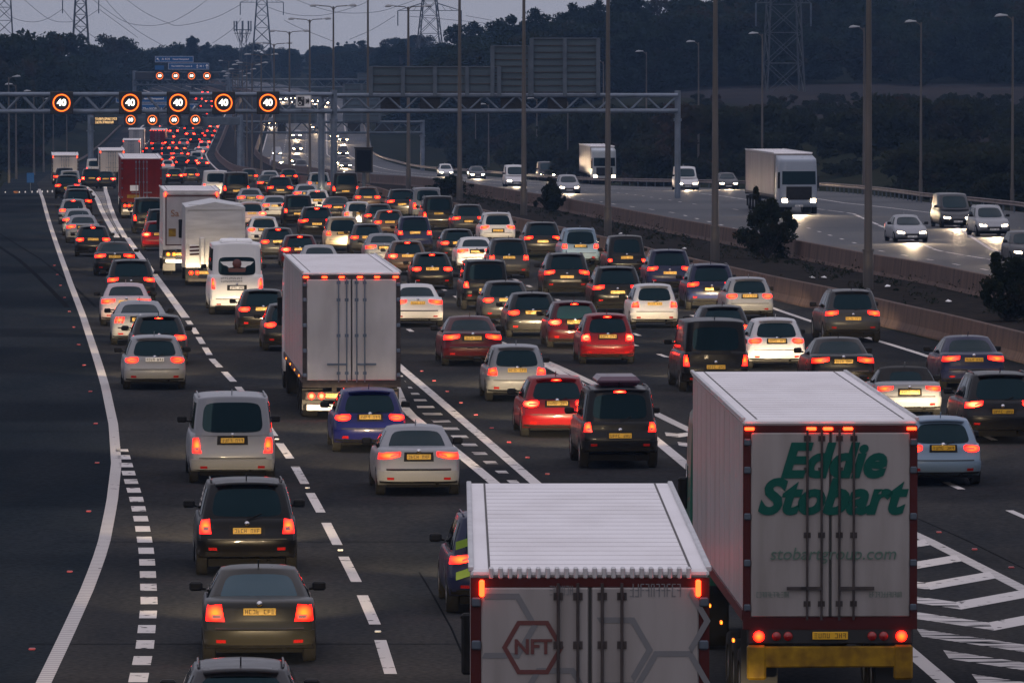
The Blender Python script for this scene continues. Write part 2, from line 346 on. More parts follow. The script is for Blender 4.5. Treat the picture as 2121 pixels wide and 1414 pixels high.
while y < 196:                                        # chevrons of the gore
    def chev(q, y=y): return 0
    a0, b0 = G3L(y)+.35, G3R(y)-.35
    if b0-a0 > .5:
        c0 = (a0+b0)/2; hw = (b0-a0)/2; d = min(3.2, hw*1.9)
        for sgn in (-1, 1):
            n = 6
            for i in range(n):
                t0, t1 = i/n, (i+1)/n; x0, x1 = c0+sgn*hw*t0, c0+sgn*hw*t1
                ya, yb = y+d*t0, y+d*t1
                q = [(x0, ya, zr(ya)+.004), (x1, yb, zr(yb)+.004), (x1, yb+1.55, zr(yb+1.55)+.004), (x0, ya+1.55, zr(ya+1.55)+.004)]
                mk.quad(*(q if sgn > 0 else q[::-1]), m=1 if sgn < 0 else 0)
    y += 4.2
solid(E, .22, 60, 2200, 0)
for kf in (1/3, 2/3):
    def lf(q, kf=kf): return G3R(min(q, 230))*(1-kf)+E(q)*kf if q < 230 else C(q)+(E(q)-C(q))*(3+3*kf)/6
    dashes(lf, .17, 61, 660, 2.4, 6.6, 0)
for kf in (1/6, 2/6, 3/6): dashes(lambda q, kf=kf: C(q)+(E(q)-C(q))*kf, .17, 236, 660, 2.4, 6.6, 0)
for kf in (.25, .5, .75): dashes(lambda q, kf=kf: C(q)+(E(q)-C(q))*kf, .22, 860, 1800, 3.5, 5.5, 0)
solid(C, .3, 860, 2200, 0)
for kf, w in ((.05, .2), (.81, .2)): solid(lambda q, kf=kf: FW(q)+(GR(q)-FW(q))*kf, w, 60, 2200, 0)
dl = [.24, .43, .625]
for i, kf in enumerate(dl):
    f = lambda q, kf=kf: FW(q)+(GR(q)-FW(q))*kf
    if i == 2: dashes(f, .2, 60, 1800, 6, 1.2, 0)
    else: dashes(f, .17, 60, 1800, 2.2, 6.8, 0)
struct('road_markings', mk.mesh('road_markings', [M['line'], M['lineold'], M['linerib']]))
# dark tyre marks and tar seams
mb = MB()
for o_, w in ((0, .22), (1.1, .12)):
    tl = trace([(140,637),(110,605),(75,570),(35,535),(0,512),(-60,470)]); ribbon(mb, off(tl, o_-w/2), off(tl, o_+w/2), at(140, 637)[1], at(-40, 484)[1], .0035)
for f, o_, y0, y1 in ((C, 1.25, 60, 128), (G3R, .75, 60, 150), (A, 2.0, 70, 100)): ribbon(mb, off(f, o_), off(f, o_+.035), y0, y1, .0035)
for y0, x0, x1 in ((172.6, -30, -9), (113, -8, 2), (135.5, -9, 2)): mb.quad((x0, y0, zr(y0)+.0036), (x1, y0, zr(y0)+.0036), (x1, y0+.08, zr(y0+.08)+.0036), (x0, y0+.08, zr(y0+.08)+.0036))
struct('tyre_marks', mb.mesh('tyre_marks', [M['tar']]))
# reflective road studs
M['stud'] = mat('red_road_stud', (.24, .022, .03), .4); M['studw'] = mat('white_road_stud', (.45, .45, .44), .4)
sm_ = MB(); sm_.bev(-.055, .055, -.07, .07, 0, .03, .012); stud_r = sm_.mesh('road_stud', [M['stud']]); stud_w = sm_.mesh('road_stud', [M['studw']])
def studs(f, y0, y1, step, me, lab, grp):
    y = y0
    while y < y1:
        tag(ob('road_stud', me, None, (f(y), y, zr(y))), lab, 'road stud', grp); y += step
studs(off(A, -.45), 112, 330, 16, stud_r, 'red reflective stud beside the ribbed left edge line', 'red studs along the left edge line')
studs(C, at(815, 1395)[1]+7.5, 200, 18, stud_w, 'white reflective stud in a gap of the broken lane line', 'white studs in the broken lane line')
studs(off(G3R, .55), 75, 140, 4.5, stud_r, 'red reflective stud beside the chevron edge line at right', 'red studs along the chevrons')
studs(off(G2R, .5), 150, 205, 6, stud_r, 'red reflective stud beside the middle hatched strip', 'red studs along the middle hatching')
# ------------------------------------------------------------------ terrain
def zter(X, Y):
    z0 = zr(max(Y, -40))
    if X < XL(Y):
        d = XL(Y)-X; return z0-.12*smooth(d/1.)+4.*smooth((d-2)/14.)*smooth((Y-300)/250.)+.02*max(0, min(d, 60)-30)
    if X > XR(Y):
        d = X-XR(Y)
        zf = lerpl([(-40, -1.0), (450, -2.2), (600, -2.0), (720, -1.2), (900, -.4), (1000, -.2), (1300, 4), (1600, 5), (1900, -3), (2300, -7)], Y)
        wr = smooth((Y-850)/350.); zf = zf*(1-wr)+wr*(z0+3+(zf-z0-3)*smooth((d-10)/45.))
        return (z0-.15)*(1-smooth((d-1.5)/28.))+zf*smooth((d-1.5)/28.)-.1
    if NW(Y) < X < FW(Y): return z0+.08
    return z0-.35
M['ground'] = noisy('rough_grass', (.016, .021, .013), (.026, .025, .016), .25, .95, detail=7, spec=0.)
M['field'] = noisy('stubble_field', (.026, .026, .029), (.040, .035, .034), .06, .95, detail=6, stretch=(1, .3, 1), spec=0.)
g = MB(); ys = [-40, 0, 60]+list(range(100, 700, 20))+list(range(700, 1500, 25))+list(range(1500, 2301, 50))+[2600, 3000]
offs = [900, 500, 250, 140, 90, 60, 45, 34, 26, 20, 15, 11, 8, 5, 3, 2, 1, .4, 0]
rows = []
for y in ys:
    q = min(y, 2300)
    xs = [XL(q)-o for o in offs]+[A(q), C(q), E(q), NW(q)+.2, (NW(q)+FW(q))/2, FW(q)-.2, FW(q)+5, GR(q)-3]+[XR(q)+o for o in reversed(offs)]
    rows.append([(x, y, zter(x, q) if y <= 2300 else zter(x, 2300)) for x in xs])
g.grid(rows, 0, True)
for k_, f in enumerate(g.f):
    cx = sum(g.v[i][0] for i in f)/4; cyy = sum(g.v[i][1] for i in f)/4
    if cx > XR(cyy)+34 and 640 < cyy < 1030: g.m[k_] = 1
struct('ground', g.mesh('ground', [M['ground'], M['field']]))
# central reserve soil, concrete barriers and guard rail
M['dirt'] = noisy('reserve_soil', (.018, .017, .017), (.034, .03, .026), 1.4, .95, detail=8, spec=0.)
mb = MB(); ribbon(mb, off(NW, .28), off(FW, -.28), -40, 2300, .14, 0, 2); struct('central_reserve', mb.mesh('central_reserve', [M['dirt']]))
def concrete(name, c1, c2):
    m = noisy(name, c1, c2, 1.1, .85, detail=8, stretch=(1, 1.5, .25), lo=.3, hi=.7); b = m.node_tree.nodes['Principled BSDF']; old = b.inputs['Base Color'].links[0].from_socket
    t = N(m, 'ShaderNodeTexCoord'); sx = N(m, 'ShaderNodeSeparateXYZ'); Lk(m, t.outputs['Object'], sx.inputs[0]); dv = N(m, 'ShaderNodeMath'); dv.operation = 'DIVIDE'; dv.inputs[1].default_value = 7.5; Lk(m, sx.outputs[1], dv.inputs[0])
    fr = N(m, 'ShaderNodeMath'); fr.operation = 'FRACT'; Lk(m, dv.outputs[0], fr.inputs[0]); lt = N(m, 'ShaderNodeMath'); lt.operation = 'GREATER_THAN'; lt.inputs[1].default_value = .018; Lk(m, fr.outputs[0], lt.inputs[0])   # construction joints
    mr = N(m, 'ShaderNodeMapRange'); mr.inputs[3].default_value = .35; mr.inputs[4].default_value = 1.; Lk(m, lt.outputs[0], mr.inputs[0]); mx = N(m, 'ShaderNodeVectorMath'); mx.operation = 'SCALE'; Lk(m, old, mx.inputs[0]); Lk(m, mr.outputs[0], mx.inputs['Scale']); Lk(m, mx.outputs[0], b.inputs['Base Color'])
    return m
M['conc'] = concrete('stained_concrete', (.12, .075, .06), (.06, .042, .037))
def barrier(f, h, label, y1=1800, side=1):
    mb = MB(); prof = [(-.28, 0.), (-.28, .08), (-.17, .3), (-.10, h-.02), (-.08, h), (.08, h), (.10, h-.02), (.17, .3), (.28, .08), (.28, 0)]
    rows = []
    for y in strip_ys(-40, y1):
        rows.append([(f(y)+x, y, zr(y)+z) for x, z in prof])
    mb.grid(rows, 0, False)
    return tag(ob('concrete_barrier', mb.mesh('concrete_barrier', [M['conc']])), label, 'barrier')
barrier(off(NW, .1), .9, 'long stained concrete barrier between the queue and the central reserve')
barrier(off(FW, -.1), 1.0, 'long stained concrete barrier along the oncoming carriageway')
M['rail'] = noisy('weathered_guard_rail', (.20, .16, .15), (.12, .095, .09), 1.2, .6, .4)
rail = thing('guard_rail', (GR(400), 400, zr(400)), 0, 'steel guard rail on posts along the far verge of oncoming traffic', 'guard rail')
mb = MB(); rows = []
for y in strip_ys(60, 1500): rows.append([(GR(y)+dx-GR(400), y-400, zr(y)+z-zr(400)) for dx, z in ((.03, .42), (-.03, .47), (.03, .55), (.03, .6), (-.03, .68), (.03, .73), (.06, .73), (.06, .42))])
mb.grid(rows, 0, False); ob('beam', mb.mesh('beam', [M['rail']]), rail)
mb = MB(); mb.bx(.06, .16, -.05, .05, -.2, .7); pm = mb.mesh('post', [M['galvdark']])
y = 330
while y < 640: ob('post', pm, rail, (GR(y)-GR(400), y-400, zr(y)-zr(400))); y += 3.6
rl = [(-62.5, 1010), (-54, 960)]
def railrun(name, pts, label, m, h=.75):
    mb = MB(); rows = []
    for (x0, y0), (x1, y1) in zip(pts, pts[1:]):
        n = max(1, int(abs(y1-y0)/10))
        for i in range(n+(1 if (x1, y1) == pts[-1] else 0)):
            t = i/n; x, y = x0+(x1-x0)*t, y0+(y1-y0)*t; rows.append([(x, y, zr(y)+h-.32), (x-.04, y, zr(y)+h-.16), (x, y, zr(y)+h), (x+.06, y, zr(y)+h), (x+.06, y, zr(y)+h-.32)])
    mb.grid(rows, 0, False); return tag(ob(name, mb.mesh(name, [m])), label, 'guard rail')
railrun('guard_rail', [(C(y)-3.6, y) for y in (700, 800, 900, 1000, 1100, 1300)], 'pale guard rail on the left verge beyond the lorries', M['rail'])
# ------------------------------------------------------------------ cars
def carspec(L, Wd, H, deck, belt, yrb, yrr, ywr, ywb, top=.70, bow=.10, rear=((0, .10), (.12, .03), (.3, 0), (.42, .0), (.5, .06), (1, .10)), sill=.22, light=('wide',), plate=.86, wr=.32, rails=False, spoiler=True, glass=(.84, .14, .84), side=((.06, .28), (.32, .60), (.64, .93)), bumper=(.34, .56), brk=True, dark=.34, tuck=.05, crown=.03):
    return dict(L=L, W=Wd, H=H, deck=deck, belt=belt, yrb=yrb, yrr=yrr, ywr=ywr, ywb=ywb, top=top, bow=bow, rear=rear, sill=sill, light=light, plate=plate, wr=wr, rails=rails, spoiler=spoiler, glass=glass, side=side, bumper=bumper, brk=brk, dark=dark, tuck=tuck, crown=crown)
hb = ((0, .14), (.15, .05), (.32, 0), (.5, .01), (.58, .07), (1, .13))
SPEC = {
 'hatchback': carspec(4.1, 1.76, 1.48, [(0, .93), (.4, .97), (2.6, .94), (3.1, .90), (3.85, .74), (4.1, .62)], .92, .16, .52, 2.15, 3.05, .70, .13, hb, light=('round', .60, 1.10, .76, .96)),
 'compact': carspec(3.75, 1.68, 1.50, [(0, .92), (.4, .96), (2.4, .95), (2.85, .92), (3.5, .76), (3.75, .64)], .92, .14, .44, 2.0, 2.9, .72, .14, hb, light=('tall', .76, 1.06, .72, 1.0)),
 'saloon': carspec(4.65, 1.82, 1.44, [(0, .98), (.1, 1.03), (.75, 1.06), (1.0, .98), (3.2, .95), (3.6, .91), (4.3, .76), (4.65, .64)], .93, .72, 1.45, 2.55, 3.5, .66, .13, light=('wide', .50, 1.12, .80, .97), spoiler=False, glass=(.86, .16, .86), side=((.12, .34), (.37, .62), (.66, .94))),
 'coupe': carspec(4.75, 1.90, 1.38, [(0, .98), (.1, 1.04), (.6, 1.05), (.9, .97), (3.1, .94), (3.6, .92), (4.4, .78), (4.75, .62)], .93, .62, 1.5, 2.5, 3.4, .64, .10, light=('bars', .60, .96, .74, .94), spoiler=False, side=((.14, .40), (.44, .92))),
 'estate': carspec(4.6, 1.80, 1.48, [(0, .94), (.4, .98), (3.1, .95), (3.6, .91), (4.3, .76), (4.6, .64)], .93, .20, .62, 2.5, 3.5, .70, .12, hb, light=('wide', .55, 1.12, .78, .95), rails=True),
 'offroad': carspec(4.55, 1.88, 1.70, [(0, 1.06), (.4, 1.10), (2.9, 1.06), (3.4, 1.04), (4.2, .90), (4.55, .72)], 1.05, .16, .48, 2.35, 3.3, .74, .12, hb, sill=.30, light=('wide', .60, 1.12, .88, 1.06), plate=.80, wr=.36, rails=True, bumper=(.42, .66), dark=.46),
 'offroadtall': carspec(4.6, 1.88, 1.74, [(0, 1.08), (.4, 1.12), (2.9, 1.08), (3.4, 1.05), (4.2, .92), (4.6, .74)], 1.07, .12, .38, 2.3, 3.2, .76, .08, hb, sill=.32, light=('tall', .82, 1.05, .80, 1.16), plate=.86, wr=.37, rails=True, bumper=(.42, .68), dark=.48),
 'boxy': carspec(4.4, 1.80, 1.86, [(0, 1.10), (.4, 1.14), (2.9, 1.12), (3.3, 1.10), (4.2, 1.02), (4.4, .84)], 1.10, .08, .20, 2.5, 3.0, .82, .05, ((0, .10), (.15, .04), (.3, 0), (.5, .0), (.58, .05), (1, .06)), sill=.36, light=('tall', .84, 1.03, .86, 1.12), plate=.78, wr=.38, rails=True, bumper=(.46, .66), dark=.52),
 'carrier': carspec(4.5, 1.83, 1.70, [(0, 1.02), (.4, 1.05), (2.9, 1.0), (3.5, .94), (4.2, .80), (4.5, .66)], 1.0, .10, .34, 2.3, 3.5, .76, .11, hb, light=('tall', .80, 1.06, .80, 1.14), plate=.92, glass=(.86, .06, .84), rails=True),
 'bigcarrier': carspec(4.9, 1.92, 1.95, [(0, 1.16), (.4, 1.18), (3.4, 1.12), (4.0, 1.02), (4.6, .86), (4.9, .70)], 1.14, .07, .20, 3.0, 4.0, .84, .09, ((0, .14), (.15, .05), (.3, 0), (.46, .01), (.54, .07), (1, .10)), sill=.26, light=('tall', .84, 1.04, .70, 1.04), plate=.98, glass=(.84, .08, .86), rails=True, spoiler=False),
 'van': carspec(5.0, 1.94, 2.0, [(0, 1.16), (.4, 1.18), (3.4, 1.12), (4.0, 1.02), (4.7, .86), (5.0, .70)], 1.14, .05, .13, 3.0, 4.0, .86, .07, ((0, .10), (.15, .05), (.3, 0), (.46, .01), (.54, .05), (1, .06)), sill=.28, light=('tall', .88, 1.03, .74, 1.06), plate=.72, glass=(.80, .10, .82), side=((.66, .93),), spoiler=False),
 'taxi': carspec(4.55, 1.78, 1.78, [(0, 1.00), (.4, 1.04), (2.9, 1.02), (3.3, .98), (4.2, .86), (4.55, .7)], 1.0, .14, .42, 2.4, 3.0, .78, .14, hb, light=('round', .80, 1.02, .66, .80), plate=.86, glass=(.80, .14, .84), spoiler=False),
 'convertible': carspec(4.0, 1.74, 1.28, [(0, .90), (.15, .95), (.8, .97), (1.05, .90), (2.7, .88), (3.1, .85), (3.7, .72), (4.0, .6)], .86, .85, 1.25, 2.0, 2.75, .70, .14, light=('wide', .56, 1.08, .72, .86), plate=.70, spoiler=False, glass=(.62, .2, .8)),
}
SPEC['formal'] = dict(SPEC['saloon'], light=('tall', .72, 1.06, .70, .98))
FRONT = ((0, .20), (.15, .05), (.4, 0), (.7, .03), (1, .22))
def bodyF(p):
    L, hw = p['L'], p['W']/2
    def F(u, v, w):
        y = v*L; zt = lerpl(p['deck'], y); zb = p['sill']+.06*max(0, 1-y/.4)+.04*max(0, 1-(L-y)/.5)
        z = zb+(zt-zb)*w
        k = 1-.10*max(0, 1-y/.55)**2-.16*max(0, 1-(L-y)/.9)**2
        sec = 1-p['tuck']*abs((w-.45)/.55)**2.5
        e = max(0, 1-y/.6); y2 = y+e*(p['bow']*abs(u)**3.5+lerpl(p['rear'], w))
        e2 = max(0, 1-(L-y)/.9); y2 -= e2*(.22*abs(u)**3+lerpl(FRONT, w))
        z -= .035*abs(u)**6*max(0, w-.8)/.2
        return Vector((u*hw*k*sec, y2, z))
    F.zlim = lambda v: (p['sill']+.06*max(0, 1-v*L/.4), lerpl(p['deck'], v*L)); F.c = Vector((0, L/2, .7))
    return F
def cabinF(p):
    hw = p['W']/2; zb = p['belt']-.05; H = p['H']
    def G(u, v, w):
        wy = w**1.15; y0 = p['yrb']+(p['yrr']-p['yrb'])*wy; y1 = p['ywb']+(p['ywr']-p['ywb'])*wy
        y = y0+(y1-y0)*v
        r = 1-.10*max(0, 1-v/.16)**2-.10*max(0, 1-(1-v)/.2)**2
        x = u*hw*(.945-(.945-p['top'])*w**1.25)*r
        z = zb+(H-zb)*w-.05*(abs(v-.42)/.58)**2*w
        z += (p['crown']*(1-u*u)-.02*abs(u)**6)*max(0, (w-.7)/.3)
        y += .10*abs(u)**3*max(0, 1-v/.25)-.22*abs(u)**2.5*max(0, 1-(1-v)/.3)
        return Vector((x, y, z))
    G.c = Vector((0, (p['yrb']+p['ywb'])/2, zb+.25)); return G
def surfbox(F, us, vs, ws, bottom=True, mb=None, m=0):
    mb = mb or MB(); ix = {}; V = []; Fc = []
    nu, nv, nw = len(us)-1, len(vs)-1, len(ws)-1
    def g(i, j, k):
        if (i, j, k) not in ix: ix[i, j, k] = len(V); V.append(F(us[i], vs[j], ws[k]))
        return ix[i, j, k]
    for i in range(nu):
        for j in range(nv):
            Fc.append((g(i, j, nw), g(i+1, j, nw), g(i+1, j+1, nw), g(i, j+1, nw)))
            if bottom: Fc.append((g(i, j, 0), g(i, j+1, 0), g(i+1, j+1, 0), g(i+1, j, 0)))
    for i in range(nu):
        for k in range(nw):
            Fc.append((g(i, 0, k), g(i+1, 0, k), g(i+1, 0, k+1), g(i, 0, k+1)))
            Fc.append((g(i, nv, k), g(i, nv, k+1), g(i+1, nv, k+1), g(i+1, nv, k)))
    for j in range(nv):
        for k in range(nw):
            Fc.append((g(0, j, k), g(0, j, k+1), g(0, j+1, k+1), g(0, j+1, k)))
            Fc.append((g(nu, j, k), g(nu, j+1, k), g(nu, j+1, k+1), g(nu, j, k+1)))
    mb.add(V, Fc, m, True); return mb
def lin(a, b, n): return [a+(b-a)*i/n for i in range(n+1)]
def patch(fn, c, na, nb, off_, mb=None, m=0, depth=.03):    # panel lying on a curved surface, fn(s,t) in 0..1
    mb = mb or MB(); rows, low = [], []
    for j in range(nb+1):
        r, l = [], []
        for i in range(na+1):
            s, t = i/na, j/nb; p = fn(s, t); h = .02
            ds = fn(min(1, s+h), t)-fn(max(0, s-h), t); dt = fn(s, min(1, t+h))-fn(s, max(0, t-h))
            n = ds.cross(dt)
            n = n.normalized() if n.length > 1e-9 else (p-c).normalized()
            if n.dot(p-c) < 0: n = -n
            r.append(p+n*off_); l.append(p+n*(off_-depth))
        rows.append(r); low.append(l)
    mb.grid(rows, m, True)
    for a, b in ((rows[0], low[0]), (rows[-1], low[-1]), ([r[0] for r in rows], [r[0] for r in low]), ([r[-1] for r in rows], [r[-1] for r in low])): mb.grid([a, b], m, False)
    return mb
def walk(F, s, z, p, kv=.42):                          # walk round the tail from the middle (0) to the corner (1) and onto the flank (>1)
    a = abs(s); sg = 1 if s >= 0 else -1
    if a <= 1: u, v = s, 0.
    else: u, v = sg, (a-1)*kv/p['L']*4
    zb, zt = F.zlim(v); return F(u, v, max(0, min(1, (z-zb)/(zt-zb))))
def wheelmesh(r, w):
    t = MB(); h = w/2; t.lathe([(-h, r*.62), (-h, r*.93), (-h*.8, r), (h*.8, r), (h, r*.93), (h, r*.62), (-h, r*.62)], (0, 0, 0), (1, 0, 0), 20)
    q = MB()
    for sg in (-1, 1):
        q.lathe([(sg*h*.75, r*.64), (sg*h*.9, r*.62), (sg*h*.55, r*.5)], (0, 0, 0), (1, 0, 0), 20)
        for k in range(5):
            a = 2*math.pi*k/5; d = Vector((0, math.cos(a), math.sin(a)))
            q.tube(Vector((sg*h*.72, 0, 0)), Vector((sg*h*.72, 0, 0))+d*r*.6, r*.10, 4, r*.07)
        q.lathe([(sg*h*.4, r*.2), (sg*h*.85, r*.17), (sg*h*.85, 0.001)], (0, 0, 0), (1, 0, 0), 10)
        q.lathe([(sg*h*.35, .001), (sg*h*.35, r*.6)], (0, 0, 0), (1, 0, 0), 14, 1)
    return t.mesh('tyre', M['tyre']), q.mesh('rim', [M['rim'], M['ink']])
M['clearlens'] = mat('unlit_clear_lens', (.40, .20, .18), .25, 0, .2)
WH = {}
def wheel(par, x, y, r, w, full=True):
    k = (round(r, 2), round(w, 2))
    if k not in WH: WH[k] = wheelmesh(r, w)
    t = ob('wheel', WH[k][0], par, (x, y, r))
    if full: ob('rim', WH[k][1], t)
def glyphs(mb, x0, x1, z0, z1, y, n, seed, m=1, gap=None):   # dark strokes of an unreadable registration
    rr = random.Random(seed); w = (x1-x0)/n; h = z1-z0
    for i in range(n):
        if i == gap: continue
        a = x0+w*(i+.14); b = x0+w*(i+.86); t = w*.2
        for c in rr.sample(range(5), 3):
            if c == 0: q = (a, a+t, z0, z1)
            elif c == 1: q = (b-t, b, z0, z1)
            elif c == 2: q = (a, b, z0, z0+t)
            elif c == 3: q = (a, b, z1-t, z1)
            else: q = (a, b, z0+h*.5-t/2, z0+h*.5+t/2)
            mb.quad((q[0], y, q[2]), (q[1], y, q[2]), (q[1], y, q[3]), (q[0], y, q[3]), m)
PL = {}
def plate(par, x, y, z, kind='yplate', seed=0, front=False, w=.52, h=.112, tilt=0):
    s = seed % 6
    if (kind, s, w) not in PL:
        q = MB(); q.bev(-w/2, w/2, -.012, .012, -h/2, h/2, .006, 0); glyphs(q, -w*.46, w*.46, -h*.32, h*.32, -.0135, 8, s+3, 1, 4)
        PL[kind, s, w] = q.mesh('number_plate', [M[kind], M['plateink' if kind == 'yplate' else 'ink']])
    ob('number_plate', PL[kind, s, w], par, (x, y, z), (tilt, 0, R(180) if front else 0))
TEMPL = {}
def template(kind):
    if kind in TEMPL: return TEMPL[kind]
    p = SPEC[kind]; F, G = bodyF(p), cabinF(p); L = p['L']; T = {}
    vs = [0, .012, .035, .07, .11]+lin(.16, .84, 10)+[.89, .93, .965, .988, 1]
    mb = surfbox(F, lin(-1, 1, 10), vs, lin(0, 1, 8))
    if kind != 'convertible': surfbox(G, lin(-1, 1, 8), [0, .03, .08]+lin(.14, .86, 7)+[.92, .97, 1], [0, .2, .4, .6, .78, .9, .96, 1], False, mb)
    else:
        T['soft_top'] = surfbox(G, lin(-1, 1, 8), [0, .03, .08]+lin(.14, .86, 7)+[.92, .97, 1], [0, .2, .4, .6, .78, .9, .96, 1], False).mesh('soft_top', M['plastic'])
    if p['spoiler']:
        def sp(u, v, w): q = G(u*.9, 0, 1); return Vector((q.x, q.y-.13+.22*v, q.z-.045*(1-w)+.012-.02*(1-v)))
        surfbox(sp, lin(-1, 1, 6), [0, .5, 1], [0, 1], True, mb)
    if p['rails']:
        for sg in (-1, 1):
            pts = [G(sg*.93, v, 1)+Vector((0, 0, .005 if v in (.1, .8) else .035)) for v in (.1, .14, .3, .5, .7, .76, .8)]; mb.poly(pts, .017, 5)
    mb.tube(G(0, .12, 1), G(0, .12, 1)+Vector((0, -.12, .13)), .012, 5)
    T['body'] = mb.mesh('body', [M['paint']])
    gw, g0, g1 = p['glass']
    def rnd_(s, t): a, b = 2*s-1, 2*t-1; return a*(1-.09*abs(b)**5), .5+.5*b*(1-.12*abs(a)**6)
    def rw(s, t): a, b = rnd_(s, t); return G(a*gw, 0, g0+(g1-g0)*b)
    def fw_(s, t): a, b = rnd_(s, t); return G(a*.88, 1, .12+.76*b)
    T['rear_window'] = patch(rw, G.c, 14, 10, .006, depth=.012).mesh('rear_window', M['glass'])
    T['windscreen'] = patch(fw_, G.c, 12, 8, .006, depth=.012).mesh('windscreen', M['glass'])
    for sg in (-1, 1):
        for n_, (a, b) in enumerate(p['side']): T['side_window', sg, n_] = patch(lambda s, t: G(sg, a+(b-a)*s, .16+.70*t), G.c, 4, 3, .006, None, depth=.012).mesh('side_window', M['glass'])
    zp_, (zb_, zt_) = p['plate'], F.zlim(0)
    T['plate_recess'] = patch(lambda s, t: F((2*s-1)*.40, 0, max(0, min(1, (zp_-.10+.2*t-zb_)/(zt_-zb_)))), F.c, 6, 2, .008).mesh('plate_recess', M['plastic'])
    T['tailgate_seam'] = patch(lambda s, t: F((2*s-1)*.86, 0, max(0, min(1, (p['bumper'][1]+.015+.022*t-zb_)/(zt_-zb_)))), F.c, 10, 1, .012).mesh('tailgate_seam', M['ink'])
    lt = p['light']; typ, s0, s1, z0, z1 = lt
    for sg in (-1, 1):
        q = MB()
        if typ == 'bars':
            for k in range(3):
                a, b = .62+.13*k, .70+.13*k; patch(lambda s, t: walk(F, sg*(a+(b-a)*s+.03*(1-t)), z0+(z1-z0)*t, p), F.c, 2, 4, .012, q)
        else:
            def lf(s, t):
                ss = s0+(s1-s0)*s
                if typ == 'wide': a, b = z0+(z1-z0)*.42*(1-s)**2, z1-(z1-z0)*.10*s
                elif typ == 'round': e_ = math.sqrt(max(0.04, 1-(2*s-1)**2*.85)); c_ = (z0+z1)/2; a, b = c_-(z1-z0)/2*e_, c_+(z1-z0)/2*e_
                else: a, b = z0, z1; ss += .05*(t-.4)*(1-s)*2
                return walk(F, sg*ss, a+(b-a)*t, p)
            patch(lf, F.c, 8, 5, .012, q)
        T['tail_light', sg] = q.mesh('tail_light', M['tail']); T['tail_light_bright', sg] = q.mesh('tail_light', M['brake'])
        zr_ = z0+(z1-z0)*(.16 if typ == 'tall' else .30); sa_ = s0+(s1-s0)*.08; sb_ = s0+(s1-s0)*(.42 if typ == 'wide' else .6)
        T['reversing_light', sg] = patch(lambda s, t: walk(F, sg*(sa_+(sb_-sa_)*s), zr_+(z1-z0)*.20*t+(z1-z0)*(.28*(1-s) if typ == 'wide' else 0), p), F.c, 4, 2, .019).mesh('reversing_light', M['clearlens'])
        T['headlight', sg] = patch(lambda s, t: F(sg*(.55+.42*s), 1-.002-.05*max(0, s-.6), .66+.20*t+.04*s), F.c, 5, 3, .012).mesh('headlight', M['head'])
        rf = patch(lambda s, t: walk(F, sg*(.66+.18*s), p['dark']+.03+.05*t, p), F.c, 3, 1, .035).mesh('reflector', M['dimlens']); T['reflector', sg] = rf
        mi = MB(); gp = G(sg, .86, .1); mi.bev(-.11, .11, -.06, .05, -.075, .075, .03); mi.tube((-sg*.16, .02, -.05), (-sg*.05, 0, -.03), .025, 5)
        T['mirror', sg] = (mi.mesh('mirror', M['plastic']), gp+Vector((sg*.17, 0, .10)))
    b0, b1 = p['bumper']
    T['bumper'] = patch(lambda s, t: walk(F, (2*s-1)*1.12, b0+(b1-b0)*t, p), F.c, 18, 4, .022).mesh('bumper', M['paint'])
    q = patch(lambda s, t: walk(F, (2*s-1)*1.05, p['sill']+.075+(p['dark']-p['sill']-.075)*t, p), F.c, 14, 2, .026)
    T['lower_trim'] = q.mesh('lower_trim', M['plastic'])
    T['brake_light'] = (patch(lambda s, t: G((2*s-1)*.2, 0, .885+.05*t), G.c, 3, 1, .02) if p['spoiler'] or kind == 'taxi' else patch(lambda s, t: G((2*s-1)*.16, 0, .16+.09*t), G.c, 3, 1, .02)).mesh('brake_light', M['brake'])
    q = patch(lambda s, t: F((2*s-1)*.5, 1, .30+.34*t), F.c, 6, 3, .015); T['grille'] = q.mesh('grille', M['plastic'])
    zp = p['plate']; zb, zt = F.zlim(0); T['platepos'] = F(0, 0, (zp-zb)/(zt-zb)); T['frontplate'] = F(0, 1, .26)
    q = MB(); q.tube(G(0, 0, .06)+Vector((0, -.03, 0)), G(.35, 0, .22)+Vector((0, -.02, 0)), .012, 5); T['rear_wiper'] = q.mesh('rear_wiper', M['plastic'])
    q = MB(); c = F(0, 0, min(1, (zp+.13-zb)/(zt-zb))); q.lathe([(0, .05), (-.02, .045), (-.024, 0.001)], c, (0, 1, 0), 12); T['badge'] = q.mesh('badge', M['chrome'])
    q = MB(); q.bx(-p['W']*.38, p['W']*.38, .35, L-.5, .18, .32); q.tube((.4, .12, .27), (.4, .5, .27), .035, 8); T['underbody'] = q.mesh('underbody', M['under'])
    TEMPL[kind] = T; return T
bl = bpy.data.lights.new('headlight_beam', 'SPOT'); bl.energy = 15000; bl.spot_size = R(13); bl.spot_blend = 1.; bl.color = (1., .74, .43); bl.shadow_soft_size = .12
bl2 = bpy.data.lights.new('lorry_headlight_beam', 'SPOT'); bl2.energy = 15000; bl2.spot_size = R(13); bl2.spot_blend = 1.; bl2.color = (1., .76, .47); bl2.shadow_soft_size = .15
ol = bpy.data.lights.new('oncoming_headlight_beam', 'SPOT'); ol.energy = 3600; ol.spot_size = R(26); ol.spot_blend = 1.; ol.color = (1., .72, .45); ol.shadow_soft_size = .15
